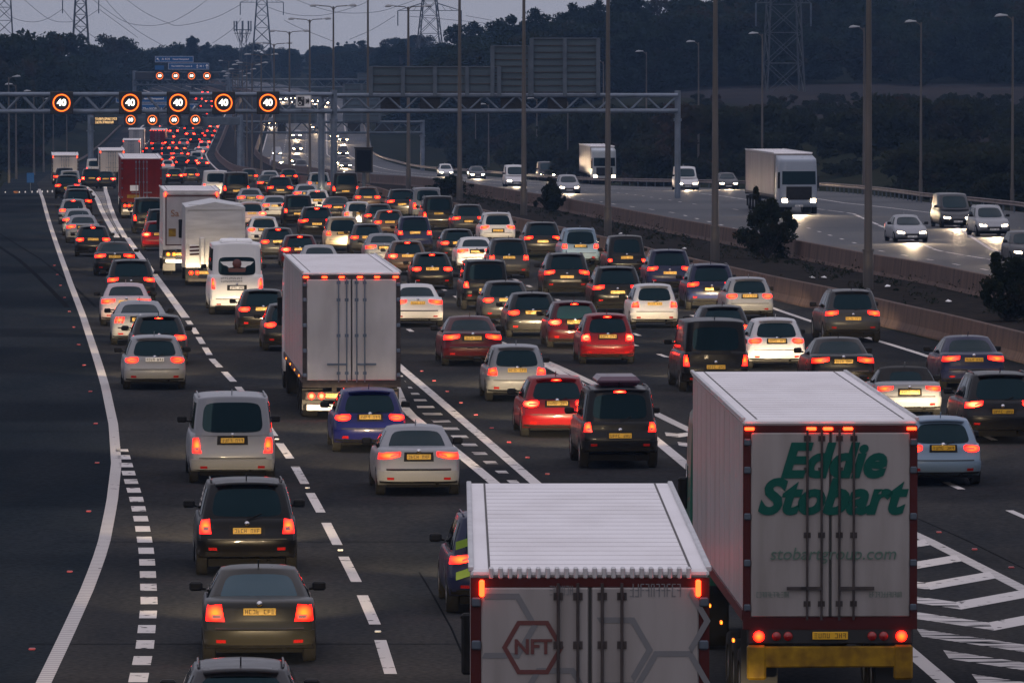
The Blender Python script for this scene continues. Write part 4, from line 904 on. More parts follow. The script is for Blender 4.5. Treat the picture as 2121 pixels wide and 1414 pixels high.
QM = [
(1285, 972, 'boxy', 'dg', 2, 'boxy dark off-road car carrying a purplish roof box'),
(1155, 907, 'hatchback', 'rd', 3, 'red hatchback with glaring brake lamps beside the boxy off-road car'),
(1072, 832, 'compact', 'si', 0, 'silver compact car by the white gore tip behind the dark red saloon'),
(980, 759, 'saloon', 'dr', 0, 'dark red saloon in the middle of the jam'),
(1260, 755, 'compact', 'rd', 3, 'red compact car with high brake lamp lit, right of dark red saloon'),
(866, 678, 'saloon', 'wh', 0, 'white saloon half hidden by the right side of shiny lorry'),
(1192, 722, 'hatchback', 'dr', 3, 'maroon hatchback with green tinted rear window'),
(1105, 700, 'hatchback', 'dg', 0, 'dark grey hatchback left of the green-windowed maroon one'),
(1050, 671, 'hatchback', 'gr', 0, 'grey hatchback squeezed between two dark cars at centre'),
(1007, 643, 'boxy', 'bk', 0, 'black boxy off-road car above the dark red saloon'),
(896, 600, 'hatchback', 'bk', 2, 'black hatchback right of the shiny lorry roof'),
(1357, 680, 'compact', 'wh', 0, 'white rounded compact car in the middle of the right lanes'),
(1280, 650, 'offroad', 'bk', 0, 'black off-road car directly ahead of the white rounded compact'),
(1175, 615, 'offroad', 'dg', 0, 'dark off-road car with wide lamps and bright yellow plate'),
(1055, 577, 'carrier', 'gr', 0, 'grey people carrier right of a white saloon in mid jam'),
(988, 560, 'saloon', 'wh', 2, 'white saloon with high brake lamp lit in mid jam'),
(950, 540, 'hatchback', 'dg', 0, 'dark hatchback just ahead of the white saloon in mid jam'),
(845, 570, 'hatchback', 'br', 3, 'brown hatchback braking beside the shiny lorry roof corner'),
(797, 551, 'saloon', 'lg', 2, 'blue-grey saloon just beyond the shiny lorry roof'),
(860, 519, 'carrier', 'db', 0, 'dark blue people carrier with narrow tail lamps at centre'),
(762, 527, 'hatchback', 'gr', 0, 'grey hatchback behind the gold one, beyond the shiny lorry'),
(711, 520, 'carrier', 'gd', 0, 'gold-grey people carrier beyond the shiny lorry'),
(622, 555, 'hatchback', 'dr', 3, 'dark maroon hatchback just beyond the left roof corner of shiny lorry'),
(577, 537, 'hatchback', 'gr', 2, 'grey hatchback to the left of the maroon hatchback beyond shiny lorry'),
(547, 509, 'hatchback', 'wh', 0, 'white hatchback right of the aluminium lorry'),
(664, 580, 'saloon', 'si', 0, 'silver car showing only its roof above the shiny lorry'),
(657, 494, 'offroad', 'bk', 2, 'black off-road car with wide lamps behind the boxy black one'),
(808, 492, 'hatchback', 'br', 2, 'brown hatchback left of the dark blue people carrier'),
(786, 477, 'hatchback', 'gr', 0, 'grey hatchback right of the striped white compact'),
(742, 472, 'compact', 'wh', 0, 'white compact car with two black stripes on its tail'),
(700, 458, 'saloon', 'bk', 0, 'black saloon left of and beyond the striped white compact'),
(618, 470, 'boxy', 'bk', 0, 'boxy black off-road car in the farther part of the jam'),
(571, 455, 'saloon', 'si', 0, 'silver saloon left of the farther boxy black car'),
(658, 442, 'hatchback', 'wh', 2, 'white hatchback with high brake lamp among the far dark cars'),
(636, 427, 'saloon', 'si', 0, 'silver saloon just beyond the far white hatchback'),
(522, 472, 'hatchback', 'pk', 1, 'pinkish hatchback with glaring lamp right of the aluminium lorry'),
(520, 437, 'saloon', 'lg', 0, 'grey saloon beyond the pinkish hatchback'),
(490, 416, 'van', 'bk', 0, 'black van just right of the white lettered lorry roof'),
(581, 417, 'offroad', 'dg', 0, 'dark off-road car in the far left lanes of jam'),
(557, 402, 'saloon', 'dg', 0, 'dark saloon just ahead of the far dark off-road car'),
(561, 388, 'saloon', 'si', 0, 'silver saloon near the vanishing end of the jam'),
(599, 383, 'hatchback', 'bk', 0, 'black hatchback near the vanishing end of the jam'),
(396, 379, 'hatchback', 'dg', 0, 'dark hatchback at the left of the far white van'),
(362, 381, 'hatchback', 'bk', 1, 'black hatchback right above the dark red lorry roof edge'),
(517, 382, 'hatchback', 'gr', 0, 'grey hatchback right of the far white van'),
]
QR_ = [
(662, 404, 'carrier', 'si', 0, 'silver people carrier far off beside the central reserve'),
(716, 417, 'van', 'bk', 0, 'black van far off beside the central reserve'),
(762, 435, 'hatchback', 'br', 0, 'brown hatchback behind the far black van by the reserve'),
(833, 449, 'offroad', 'dg', 0, 'dark off-road car left of two tall people carriers by the reserve'),
(886, 455, 'bigcarrier', 'lg', 0, 'light grey people carrier peeping out beyond the tall black one'),
(909, 477, 'bigcarrier', 'bk', 0, 'tall black people carrier with sharp small tail lamps'),
(972, 488, 'offroad', 'gr', 0, 'grey off-road car left of the white one by the reserve'),
(1032, 509, 'offroad', 'wh', 0, 'white off-road car with wide lamps near the concrete barrier'),
(1125, 534, 'offroad', 'dg', 0, 'dark off-road car left of the silver-blue people carrier'),
(1203, 550, 'carrier', 'pb', 0, 'silver-blue people carrier beside the concrete barrier'),
(1299, 574, 'taxi', 'bk', 0, 'rounded black taxi with low tail lamps'),
(1388, 606, 'offroad', 'db', 0, 'dark blue off-road car behind the rounded black taxi'),
(1475, 643, 'offroad', 'db', 0, 'dark blue off-road car by the barrier, left of a pale hatchback'),
(1554, 662, 'hatchback', 'si', 0, 'pale silver hatchback in the right lanes near the barrier'),
(1500, 733, 'hatchback', 'dg', 0, 'dark hatchback hidden but for its roof beyond the black van'),
(1483, 813, 'van', 'bk', 0, 'black van with dark rear doors just beyond the green lettered lorry'),
(1610, 765, 'hatchback', 'wh', 0, 'white hatchback just beyond the green lettered lorry'),
(1768, 710, 'offroad', 'gr', 0, 'grey off-road car standing alone next to the barrier'),
(1748, 812, 'saloon', 'bk', 0, 'black saloon over the right roof corner of green lettered lorry'),
(1885, 868, 'convertible', 'si', 0, 'silver convertible with black soft top'),
(2018, 808, 'saloon', 'db', 0, 'dark blue saloon with broad red lamps near the right edge'),
(2078, 920, 'offroad', 'dg', 1, 'dark off-road car cut by the right edge of view'),
(1955, 1008, 'hatchback', 'pb', 0, 'pale blue hatchback right of the green lettered lorry'),
]
PLATEKIND = {'silver hatchback with pale number plate, last before the gap in the slip queue': 'wplate'}
for lst, grp in ((QL, GL), (QS, GS), (QM, GM), (QR_, GR_)):
    for px_, py_, kd, cl, br, lab in lst:
        p_ = at(px_, py_); Y = p_.y
        if lst is QL: ya = -math.atan(C.d(Y))
        else: ya = yawof(p_.x, Y)
        o = car(p_, ya, kd, CLR[cl], lab, grp, 0 if Y < 330 else 1 if Y < 520 else 2, br, plate_kind=PLATEKIND.get(lab, 'yplate'))
        for key_, tc_ in (('blue tinted rear', (.012, .05, .07)), ('green tinted rear', (.008, .06, .055))):
            if key_ in lab:
                for ch in o.children:
                    if ch.name.startswith('rear_window'):
                        ch.data = ch.data.copy(); ch.data.materials[0] = mat('tinted_glass', tc_, .06, spec=.35); ch['label'] = key_.split()[0]+' tinted rear window'
        if 'purplish roof box' in lab:
            q = MB(); q.bev(-.5, .5, .4, 2.0, 1.9, 2.12, .09); ob('roof_box', q.mesh('roof_box', [mat('roof_box_brake_glow', (.07, .025, .05), .35, 0, .3)]), o)  # purplish tint puts the red brake light on the box into its colour
        if 'yellow-green' in lab:
            q = MB()
            for z in (.62, 1.14): q.add([(-.80, .02+.08*(z > 1), z), (-.5, -.02+.08*(z > 1), z+.1), (-.5, -.02+.08*(z > 1), z+.24), (-.80, .02+.08*(z > 1), z+.14)], [(0, 1, 2, 3)])
            ob('reflective_marking', q.mesh('reflective_marking', [M['hiviz']]), o)
        if 'two black stripes' in lab:
            q = MB()
            for x in (-.22, .22): q.bx(x-.11, x+.11, -.03, .1, .62, .98)
            ob('stripes', q.mesh('stripes', [M['ink']]), o)
p_ = P(447, 343, 505); car((p_.x, 505, zr(505)), yawof(p_.x, 505), 'van', CLR['wh'], 'white van standing high in the far left lanes of the jam', GM, 1)
p_ = P(195, 332, 800); car((p_.x, 800, zr(800)), yawof(p_.x, 800), 'van', CLR['wh'], 'small white van far off between two grey trailers', GS, 2)
# ------------------------------------------------------------------ oncoming traffic
ONC = [
(1180, 401, 'hatchback', 'si', 'silver hatchback approaching right behind the small median bush'),
(925, 366, 'hatchback', 'wh', 'white car approaching, farthest left in the oncoming lanes'),
(990, 371, 'saloon', 'gr', 'grey saloon approaching between two white vehicles'),
(1070, 387, 'van', 'wh', 'white van approaching left of the farther oncoming lorry'),
(1135, 373, 'van', 'gr', 'grey van approaching just left of the farther oncoming lorry'),
(1425, 394, 'van', 'wh', 'white van approaching between the two oncoming lorries'),
(1510, 392, 'saloon', 'gr', 'grey saloon approaching in front of the nearer oncoming lorry'),
(1890, 502, 'saloon', 'si', 'silver saloon approaching beside the tall lamp post'),
(2060, 490, 'offroad', 'si', 'silver off-road car approaching in the lane beside guard rail'),
(1985, 472, 'van', 'gr', 'grey van approaching beside the guard rail at right'),
(2135, 545, 'hatchback', 'gr', 'grey hatchback approaching, cut by the right edge of view'),
]
for px_, py_, kd, cl, lab in ONC:
    r_, ya = oncoming_pose(px_, py_, SPEC[kd]['L']); car(r_, ya, kd, CLR[cl], lab, 'oncoming traffic', 1, 0, True)
FARO = [(614, 288, 'yellow'), (616, 316, ''), (614, 341, ''), (625, 354, ''), (574, 325, ''), (573, 346, ''), (655, 272, ''), (652, 258, ''), (693, 290, ''), (711, 298, ''), (711, 326, ''), (716, 350, ''), (709, 345, ''), (556, 209, ''), (586, 211, ''), (607, 210, ''), (653, 215, ''), (673, 220, ''), (564, 262, ''), (541, 205, '')]
ORD = ['first', 'second', 'third', 'fourth', 'fifth', 'sixth', 'seventh', 'eighth', 'ninth', 'tenth', 'eleventh', 'twelfth', 'thirteenth', 'fourteenth', 'fifteenth', 'sixteenth', 'seventeenth', 'eighteenth', 'nineteenth', 'twentieth']
FARO.sort(key=lambda q: -q[1])
for i, (px_, py_, _) in enumerate(FARO):
    r_, ya = oncoming_pose(px_, py_, 4.3, 850)
    car(r_, ya, ['hatchback', 'saloon', 'offroad'][i % 3], CLR[['gr', 'bk', 'si', 'dg'][i % 4]], f'distant car with glowing headlights on the oncoming hill, {ORD[i]} up from the bottom', 'distant oncoming cars', 3, 0, True, beam=True)
FARQ = [(322, 271, 'si'), (360, 281, 'dg'), (350, 306, 'bk'), (391, 276, 'dg'), (394, 288, 'bk'), (407, 268, 'wh'), (443, 272, 'si'), (437, 281, 'gr'), (432, 291, 'bk'), (425, 305, 'dg'), (421, 316, 'wh'), (380, 306, 'si'), (374, 318, 'bk'), (368, 329, 'gr'), (366, 339, 'gr'), (345, 330, 'bk'), (344, 342, 'dg'), (348, 355, 'wh'), (398, 345, 'bk'), (326, 319, 'dg'), (295, 318, 'bk'), (433, 218, 'gr'), (451, 243, 'dg'), (441, 206, 'bk'), (447, 229, 'si'), (425, 199, 'dg'), (456, 258, 'bk'), (420, 245, 'gr'), (408, 229, 'dg'), (385, 258, 'bk'), (414, 258, 'gr'), (370, 262, 'dg'), (385, 240, 'bk'), (398, 330, 'gr'), (404, 300, 'bk'), (411, 287, 'dg'), (352, 293, 'gr'), (337, 281, 'bk'), (376, 349, 'dg'), (420, 351, 'gr'), (358, 318, 'dg'), (412, 325, 'wh'), (396, 206, 'dg'), (412, 213, 'bk')]
CN = {'si': 'silver', 'dg': 'dark', 'bk': 'black', 'wh': 'white', 'gr': 'grey'}
FARQ.sort(key=lambda q: -q[1]); cnt = {}
for i, (px_, py_, cl) in enumerate(FARQ):
    p_ = at(px_, py_, 0, 860); cnt[cl] = cnt.get(cl, 0)+1
    car(p_, yawof(p_.x, p_.y), ['hatchback', 'saloon', 'carrier', 'hatchback'][i % 4], CLR[cl], f'{CN[cl]} car with red lamps in the distant uphill queue, {ORD[cnt[cl]-1]} {CN[cl]} one from its bottom', 'distant cars queuing uphill', 3, 1 if i % 2 else 0, False, beam=False)
p_ = at(407, 342, 0, 860); car(p_, yawof(p_.x, p_.y), 'van', CLR['wh'], 'white van in the right lanes at the foot of the distant uphill queue', 'distant cars queuing uphill', 3, 0, False, beam=False)
# ------------------------------------------------------------------ gantries
def truss(mb, x0, x1, z0, z1, y0, y1, n, r=.16, rd=.08):
    for y in (y0, y1):
        for z in (z0, z1): mb.tube((x0, y, z), (x1, y, z), r, 8)
        for k in range(n):
            a, b, c = x0+(x1-x0)*k/n, x0+(x1-x0)*(k+.5)/n, x0+(x1-x0)*(k+1)/n
            mb.tube((a, y, z1), (b, y, z0), rd, 6, cap=False); mb.tube((b, y, z0), (c, y, z1), rd, 6, cap=False)
    for k in range(n+1):
        a = x0+(x1-x0)*k/n
        for z in (z0, z1): mb.tube((a, y0, z), (a, y1, z), rd, 6, cap=False)
def post(par, x, y, z0, z1, r=.24):
    q = MB(); q.tube((x, y, z0), (x, y, z1), r, 12); q.tube((x, y, z1-2.25), (x, y, z1-2.05), r*1.35, 12); q.bev(x-.5, x+.5, y-.5, y+.5, z0-.1, z0+.12, .03)
    ob('post', q.mesh('post', [M['galv']]), par)
def speed_sign(par, x, y, z, w, num, r):
    q = MB(); q.bev(-w/2, w/2, 0, .35, -w/2, w/2, .04); c = ob('speed_sign', q.mesh('speed_sign', [M['black']]), par, (x, y, z))
    q = MB(); n = 40
    for a in range(n):
        t0, t1 = 2*math.pi*a/n, 2*math.pi*(a+1)/n; ri = r*.82
        q.quad((r*math.cos(t0), -.012, r*math.sin(t0)), (r*math.cos(t1), -.012, r*math.sin(t1)), (ri*math.cos(t1), -.012, ri*math.sin(t1)), (ri*math.cos(t0), -.012, ri*math.sin(t0)))
    rg_ = ob('ring', q.mesh('ring', [M['ring']]), c)
    q = MB(); r1, r2_ = r*.945, r*.875
    for a in range(n):
        t0, t1 = 2*math.pi*a/n, 2*math.pi*(a+1)/n
        q.quad(*[(rr_*math.cos(t), -.018, rr_*math.sin(t)) for rr_, t in ((r1, t0), (r1, t1), (r2_, t1), (r2_, t0))])
    ob('ring_core', q.mesh('ring_core', [M['ringcore']]), c)
    text('digits', num, r*1.0, M['digit'], c, (0, -.012, 0), bold=r*.035)
    q = MB()
    for sx in (-1, 1):
        for sz in (-1, 1): q.lathe([(0, .05), (-.02, .05), (-.02, .001)], (sx*w*.42, 0, sz*w*.42), (0, 1, 0), 8)
    ob('corner_lamp', q.mesh('corner_lamp', [M['frame_dark']]), c)
def board(par, x0, x1, z0, z1, y, lines, frame=True):
    q = MB(); q.bev(x0, x1, y, y+.06, z0, z1, .02, 0)
    b = ob('direction_sign', q.mesh('direction_sign', [M['signface']]), par)
    q = MB(); w = (z1-z0)*.035
    for a in ((x0+w, x1-w, z0+w, z0+2*w), (x0+w, x1-w, z1-2*w, z1-w), (x0+w, x0+2*w, z0+2*w, z1-2*w), (x1-2*w, x1-w, z0+2*w, z1-2*w)): q.bx(a[0], a[1], y-.006, y, a[2], a[3])
    ob('border', q.mesh('border', [M['white']]), b)
    for s, fx, sz in lines: text('lettering', s, (z1-z0)*sz, M['white'], b, (x0+(x1-x0)*fx, y-.006, (z0+z1)/2), bold=.008)
    return b
def arrow(par, x, y, z, s, rot):
    q = MB(); pts = [(-.07, -.5), (.07, -.5), (.07, .1), (.28, -.05), (.28, .13), (0, .5), (-.28, .13), (-.28, -.05), (-.07, .1)]
    c_, s_ = math.cos(rot), math.sin(rot); q.add([(x+s*(a*c_-b*s_), y, z+s*(a*s_+b*c_)) for a, b in pts], [(0, 1, 2, 8), (2, 3, 4, 5), (2, 5, 8), (5, 6, 7, 8)])
    ob('arrow', q.mesh('arrow', [M['white']]), par)
def plane_icon(par, x, y, z, s):
    q = MB(); q.bx(x-.06*s, x+.06*s, y-.005, y, z-.5*s, z+.5*s); q.add([(x-.5*s, y-.006, z-.1*s), (x-.06*s, y-.006, z+.2*s), (x+.06*s, y-.006, z+.2*s), (x+.5*s, y-.006, z-.1*s), (x, y-.006, z+.05*s)], [(0, 4, 1), (1, 4, 2), (2, 4, 3)]); q.bx(x-.2*s, x+.2*s, y-.006, y, z-.45*s, z-.35*s)
    ob('aeroplane_symbol', q.mesh('aeroplane_symbol', [M['white']]), par)
def gz(px, py, Y): p = P(px, py, Y); return p.x, p.z
def backboard(par, px0, px1, py0, py1, Y, nv, nh):
    x0, z1 = gz(px0, py0, Y); x1, z0 = gz(px1, py1, Y); q = MB(); q.bx(x0, x1, Y+.1, Y+.16, z0, z1, 0)
    for k in range(nh+1): z = z0+(z1-z0)*k/nh; q.bx(x0, x1, Y+.02, Y+.099, z-.035, z+.035, 1)
    for k in range(nv+1): x = x0+(x1-x0)*k/nv; q.bx(x-.15, x+.15, Y-.14, Y+.018, z0-.3, z1+.05, 2)
    q.bx(x0-.05, x1+.05, Y-.05, Y+.2, z1+.002, z1+.09, 2)
    ob('sign_back', q.mesh('sign_back', [M['signback'], M['frame_dark'], M['galvdark']]), par)
def darkbox(par, px0, px1, py0, py1, Y, name='signal_back', br=True):
    x0, z1 = gz(px0, py0, Y); x1, z0 = gz(px1, py1, Y); q = MB(); q.bev(x0, x1, Y, Y+.4, z0, z1, .04)
    if br: q.poly([((x0*.8+x1*.2), Y-.04, z0), (x0*.65+x1*.35, Y-.04, z0+.45), (x0*.35+x1*.65, Y-.04, z0+.45), (x0*.2+x1*.8, Y-.04, z0)], .035)
    ob(name, q.mesh(name, [M['black']]), par)
# nearest gantry over the queue
Y1 = 488; g1 = thing('gantry', (gz(691, 235, Y1)[0], Y1, zr(Y1)), 0, 'nearest steel gantry over the queue carrying five lit 40 signs', 'gantry')
o1 = Vector(g1.location)
class Rel:                                             # children of a gantry keep world positions
    pass
def relparent(root):
    for c in list(root.children): c.location = c.location-root.location
xa = -46.; xb, zt_ = gz(688, 196, Y1); _, zb_ = gz(688, 231, Y1)
q = MB(); truss(q, xa, xb, zb_, zt_, Y1, Y1+1.3, 15, .155, .075); ob('truss', q.mesh('truss', [M['galv']]), g1)
xp = gz(691, 300, Y1)[0]; zp = gz(691, 187, Y1)[1]; post(g1, xp, Y1+.65, zr(Y1), zp, .24); post(g1, xa-.2, Y1+.65, zter(xa, Y1), zp, .24)
for px_ in (129, 271, 370, 464, 556):
    x_, z_ = gz(px_, 213, Y1); speed_sign(g1, x_, Y1-.75, z_, 1.62, '40', .64)
x_, z_ = gz(629, 210, Y1); q = MB(); q.bev(-.57, .57, 0, .05, -.46, .46, .05); cs = ob('camera_sign', q.mesh('camera_sign', [M['white']]), g1, (x_, Y1-.5, z_))
q = MB()
for a in ((-.55, .55, .41, .44), (-.55, .55, -.44, -.41), (-.55, -.52, -.41, .41), (.52, .55, -.41, .41)): q.bx(a[0], a[1], -.004, 0, a[2], a[3])
q.bx(-.42, .06, -.008, 0, -.33, .33); q.bx(.08, .10, -.008, 0, -.2, .2); q.bx(.13, .15, -.008, 0, -.2, .2); q.bx(.18, .26, -.008, 0, -.16, .16); q.bx(.26, .42, -.008, 0, -.10, .13); q.bx(.31, .36, -.008, 0, -.2, .22)
ob('camera_symbol', q.mesh('camera_symbol', [M['ink']]), cs)
q = MB()
for cx, cz, r0 in ((-.25, -.14, .13), (-.08, .2, .07)):
    for a in range(16):
        t0, t1 = 2*math.pi*a/16, 2*math.pi*(a+1)/16; q.quad(*[(cx+rr_*math.cos(t), -.012, cz+rr_*math.sin(t)) for rr_, t in ((r0, t0), (r0, t1), (r0*.7, t1), (r0*.7, t0))])
ob('camera_lens', q.mesh('camera_lens', [M['white']]), cs)
q = MB(); q.tube((-.1, .03, -.45), (-.1, .03, -.8), .03, 6); q.tube((.0, .1, -.4), (.0, 1.0, -.4), .03, 6); ob('bracket', q.mesh('bracket', [M['galvdark']]), cs)
# gantry over the oncoming lanes
Y2 = 505; g2 = thing('gantry', (gz(1404, 235, Y2)[0], Y2, zter(gz(1404, 235, Y2)[0], Y2)), 0, 'nearest gantry over the oncoming lanes with big grey sign backs', 'gantry')
xa2, zt2 = gz(668, 198, Y2); xb2, zb2 = gz(1404, 230, Y2); q = MB(); truss(q, xa2, xb2, zb2, zt2, Y2, Y2+1.3, 11, .155, .075); ob('truss', q.mesh('truss', [M['galv']]), g2)
post(g2, xb2, Y2+.65, zter(xb2, Y2)-.3, gz(1404, 188, Y2)[1], .22); post(g2, gz(665, 200, Y2)[0], Y2+.65, zr(Y2), gz(1404, 195, Y2)[1], .24)
backboard(g2, 768, 1034, 140, 191, Y2-.3, 4, 3); backboard(g2, 1101, 1239, 81, 191, Y2-.3, 2, 8); backboard(g2, 1020, 1098, 97, 191, Y2-.25, 1, 7)
for a, b in ((788, 829), (870, 912), (955, 996), (1037, 1080), (1134, 1175)): darkbox(g2, a, b, 196, 227, Y2+.5)
# second gantry
Y3 = 930; g3 = thing('gantry', (gz(494, 260, Y3)[0], Y3, zr(Y3)), 0, 'second gantry beyond, a solid beam with four lit 60 signs', 'gantry')
xa3, zt3 = gz(187, 243, Y3); xb3, zb3 = gz(497, 259, Y3); q = MB(); q.bev(xa3, xb3, Y3, Y3+1.0, zb3, zt3, .05); ob('beam', q.mesh('beam', [M['galvdark']]), g3)
post(g3, xa3, Y3+.5, zter(xa3, Y3)-.3, zt3+.3, .4); post(g3, xb3, Y3+.5, zr(Y3), zt3+.3, .42)
for px_ in (271, 316, 361, 405): x_, z_ = gz(px_, 248.5, Y3); speed_sign(g3, x_, Y3-.5, z_, 1.85, '60', .66)
x0, z1 = gz(195, 242, Y3); x1, z0 = gz(245, 258, Y3); q = MB(); q.bev(x0, x1, Y3-.6, Y3-.1, z0, z1, .04); ms = ob('message_sign', q.mesh('message_sign', [M['black']]), g3)
q = MB(); glyphs(q, x0+.15, x1-.15, z0+(z1-z0)*.58, z0+(z1-z0)*.88, Y3-.612, 16, 3, 0); glyphs(q, x0+.15, x1-.6, z0+(z1-z0)*.15, z0+(z1-z0)*.45, Y3-.612, 13, 9, 0); ob('message_text', q.mesh('message_text', [M['amberdot']]), ms)
def twoboards(gg, Y, a, b):
    x0, z1 = gz(a[0], a[2], Y); x1, z0 = gz(a[1], a[3], Y); bd = board(gg, x0, x1, z0, z1, Y-.3, [('A 414', .28, .52), ('Hemel Hempstead', .67, .34)]); arrow(bd, x0+(x1-x0)*.08, Y-.308, (z0+z1)/2, (z1-z0)*.6, R(45))
    x0, z1 = gz(b[0], b[2], Y); x1, z0 = gz(b[1], b[3], Y); bd = board(gg, x0, x1, z0, z1, Y-.32, [('The NORTH, Luton &', .33, .34), ('M 1', .82, .42)]); arrow(bd, x0+(x1-x0)*.945, Y-.328, (z0+z1)/2, (z1-z0)*.7, 0); plane_icon(bd, x0+(x1-x0)*.71, Y-.328, (z0+z1)/2, (z1-z0)*.55)
twoboards(g3, Y3, (240, 356, 196, 213), (290, 410, 215, 236.5))
g3b = thing('gantry', (gz(875, 260, 935)[0], 935, zter(gz(875, 260, 935)[0], 935)), 0, 'second gantry over the oncoming lanes, seen under the nearest sign backs', 'gantry')
xa4, zt4 = gz(500, 253, 935); xb4, zb4 = gz(875, 275, 935); q = MB(); truss(q, xa4, xb4, zb4, zt4, 935, 936.3, 9, .16, .08); ob('truss', q.mesh('truss', [M['galvdark']]), g3b)
post(g3b, xb4, 935.6, zter(xb4, 935)-.5, gz(875, 249, 935)[1], .3); post(g3b, xa4, 935.6, zr(935), zt4+.2, .4)
backboard(g3b, 712, 786, 175, 251, 934.6, 2, 7); backboard(g3b, 567, 655, 219, 251, 934.6, 2, 3)
for a, b in ((720, 746), (575, 592), (778, 815)): darkbox(g3b, a, b, 255, 273, 935.4, br=False)
# third gantry
Y5 = 1283; g5 = thing('gantry', (gz(470, 180, Y5)[0], Y5, zr(Y5)), 0, 'third and farthest gantry with two blue direction signs above small 60 signs', 'gantry')
xa5, zt5 = gz(278, 150, Y5); xb5, zb5 = gz(471, 176, Y5); q = MB(); truss(q, xa5, xb5, zb5, zb5+.9, Y5, Y5+1.3, 9, .13, .07); q.tube((xa5, Y5, zt5), (xb5, Y5, zt5), .12, 8); ob('truss', q.mesh('truss', [M['galvdark']]), g5)
post(g5, xb5, Y5+.6, zr(Y5), zt5+.3, .35); post(g5, xa5, Y5+.6, zter(xa5, Y5)-.5, zt5+.3, .35)
for px_ in (331, 364, 397, 429): x_, z_ = gz(px_, 157.5, Y5); speed_sign(g5, x_, Y5-.6, z_, 1.75, '60', .66)
darkbox(g5, 280, 318, 150, 165, Y5-.6, 'message_sign', False); darkbox(g5, 443, 454, 152, 160, Y5-.6, 'camera_sign', False)
twoboards(g5, Y5, (321, 401, 116.5, 129.5), (348.5, 433.5, 130.5, 144.5))
x0, z1 = gz(321, 136, Y5); x1, z0 = gz(340, 145, Y5); q = MB(); q.bev(x0, x1, Y5-.3, Y5-.24, z0, z1, .02); ob('direction_sign', q.mesh('direction_sign', [M['signface']]), g5)
g6 = thing('gantry', (gz(762, 180, 1290)[0], 1290, zter(gz(762, 180, 1290)[0], 1290)), 0, 'thin truss gantry over the distant oncoming lanes', 'gantry')
xa6, zt6 = gz(478, 165, 1290); xb6, zb6 = gz(762, 181, 1290); q = MB(); truss(q, xa6, xb6, zb6, zt6, 1290, 1291.2, 8, .14, .07); ob('truss', q.mesh('truss', [M['galvdark']]), g6); post(g6, xb6, 1290.6, zter(xb6, 1290)-.5, zt6+.2, .3); post(g6, xa6, 1290.6, zr(1290), zt6+.2, .35); backboard(g6, 742, 776, 152, 166, 1289.8, 1, 2)
for g_ in (g1, g2, g3, g3b, g5, g6): relparent(g_)
# ------------------------------------------------------------------ lamp posts
M['colm'] = noisy('lamp_column_steel', (.14, .125, .115), (.09, .085, .08), 1.1, .55, .4, stretch=(1, 1, .2))
def lantern_mesh():
    q = MB(); q.add(*[[Vector((x*.45, y*.19, z)) for x, y, z in [(-1, -.6, 0), (-1, .6, 0), (1, .5, 0), (1, -.5, 0), (-.7, -.7, .14), (-.7, .7, .14), (.9, .4, .08), (.9, -.4, .08), (-.2, -.8, .19), (-.2, .8, .19)]], [(0, 1, 2, 3), (0, 4, 5, 1), (4, 8, 9, 5), (8, 7, 6, 9), (7, 3, 2, 6), (0, 3, 7, 8, 4), (1, 5, 9, 6, 2)]][0:2], 0, True)
    q.bev(-.36, .12, -.12, .12, -.05, -.004, .02, 1); return q.mesh('lantern', [M['lensgrey'], M['black']])
lan = lantern_mesh()
def lamp_post(x, y, z, h, arms, label, group, r=.13, arml=1.1):
    t = thing('lamp_post', (x, y, z), 0, label, 'lamp post', group)
    q = MB(); q.tube((0, 0, -.2), (0, 0, 1.6), r*1.25, 12); q.tube((0, 0, 1.6), (0, 0, h), r, 12, r*.5); q.tube((0, 0, 1.56), (0, 0, 1.64), r*1.4, 12); ob('column', q.mesh('column', [M['colm']]), t)
    for sg in arms:
        q = MB(); q.poly([(0, 0, h-.5), (sg*.08, 0, h-.15), (sg*.3, 0, h), (sg*arml, 0, h+.06)], .045, 6); ob('arm', q.mesh('arm', [M['colm']]), t)
        ob('lantern', lan, t, (sg*(arml+.35), 0, h+.03), (0, R(4)*sg if sg > 0 else R(-4), R(180) if sg > 0 else 0))
# tall posts standing in the central reserve: base pixel x, y
MP = [(1798, 600), (1481, 540), (1259, 490), (1085, 446), (952, 415), (846, 391)]
for i, (px_, py_) in enumerate(MP):
    p_ = at(px_, py_, .14); lamp_post(p_.x, p_.y, p_.z, 15.2, (-1, 1), f'tall lamp post in the central reserve, {ORD[i]} from the right', 'lamp posts in the central reserve', .17, 1.2)
MT = [(762, 538, -32), (690.5, 590, 16), (641.5, 640, 43), (599.5, 692, 68), (567.5, 748, 93), (541, 810, 116), (522, 870, 133), (511, 930, 137), (502, 990, 146), (493, 1060, 155), (487, 1140, 160), (482, 1230, 150), (474, 1330, 128)]
for i, (px_, Y, py_) in enumerate(MT):
    q_ = P(px_, py_, Y); z_ = zr(Y); lamp_post(q_.x, Y, z_+.1, q_.z-z_, (-1, 1), f'twin arm lamp post with lanterns against the sky, {ORD[i]} from the right', 'twin arm lamp posts down the middle', .13, 1.25)
RT = [(2098, 35, 2098), (1908, 47, 1908), (1728, 58, 1728), (1579, 71, 1579), (1447, 88, 1447), (1339, 108, 1339), (1250, 128, 1250)]
for i, (px_, py_, _) in enumerate(RT):
    Y = 450*((415-35)/((392, 345, 320, 289, 262, 232, 210)[0]))*[380, 345, 320, 289, 262, 232, 210][0]/380*380/[380, 345, 320, 289, 262, 232, 210][i]
    Y = 455*380/[380, 345, 320, 289, 262, 232, 210][i]
    q_ = P(px_, py_, Y); x_ = max(q_.x, XR(Y)+.5); z_ = zter(x_, Y); lamp_post(x_, Y, z_, q_.z-z_, (-1,), f'single arm lamp post behind the far guard rail, {ORD[i]} from the right', 'single arm lamp posts along the far verge', .105, .42)
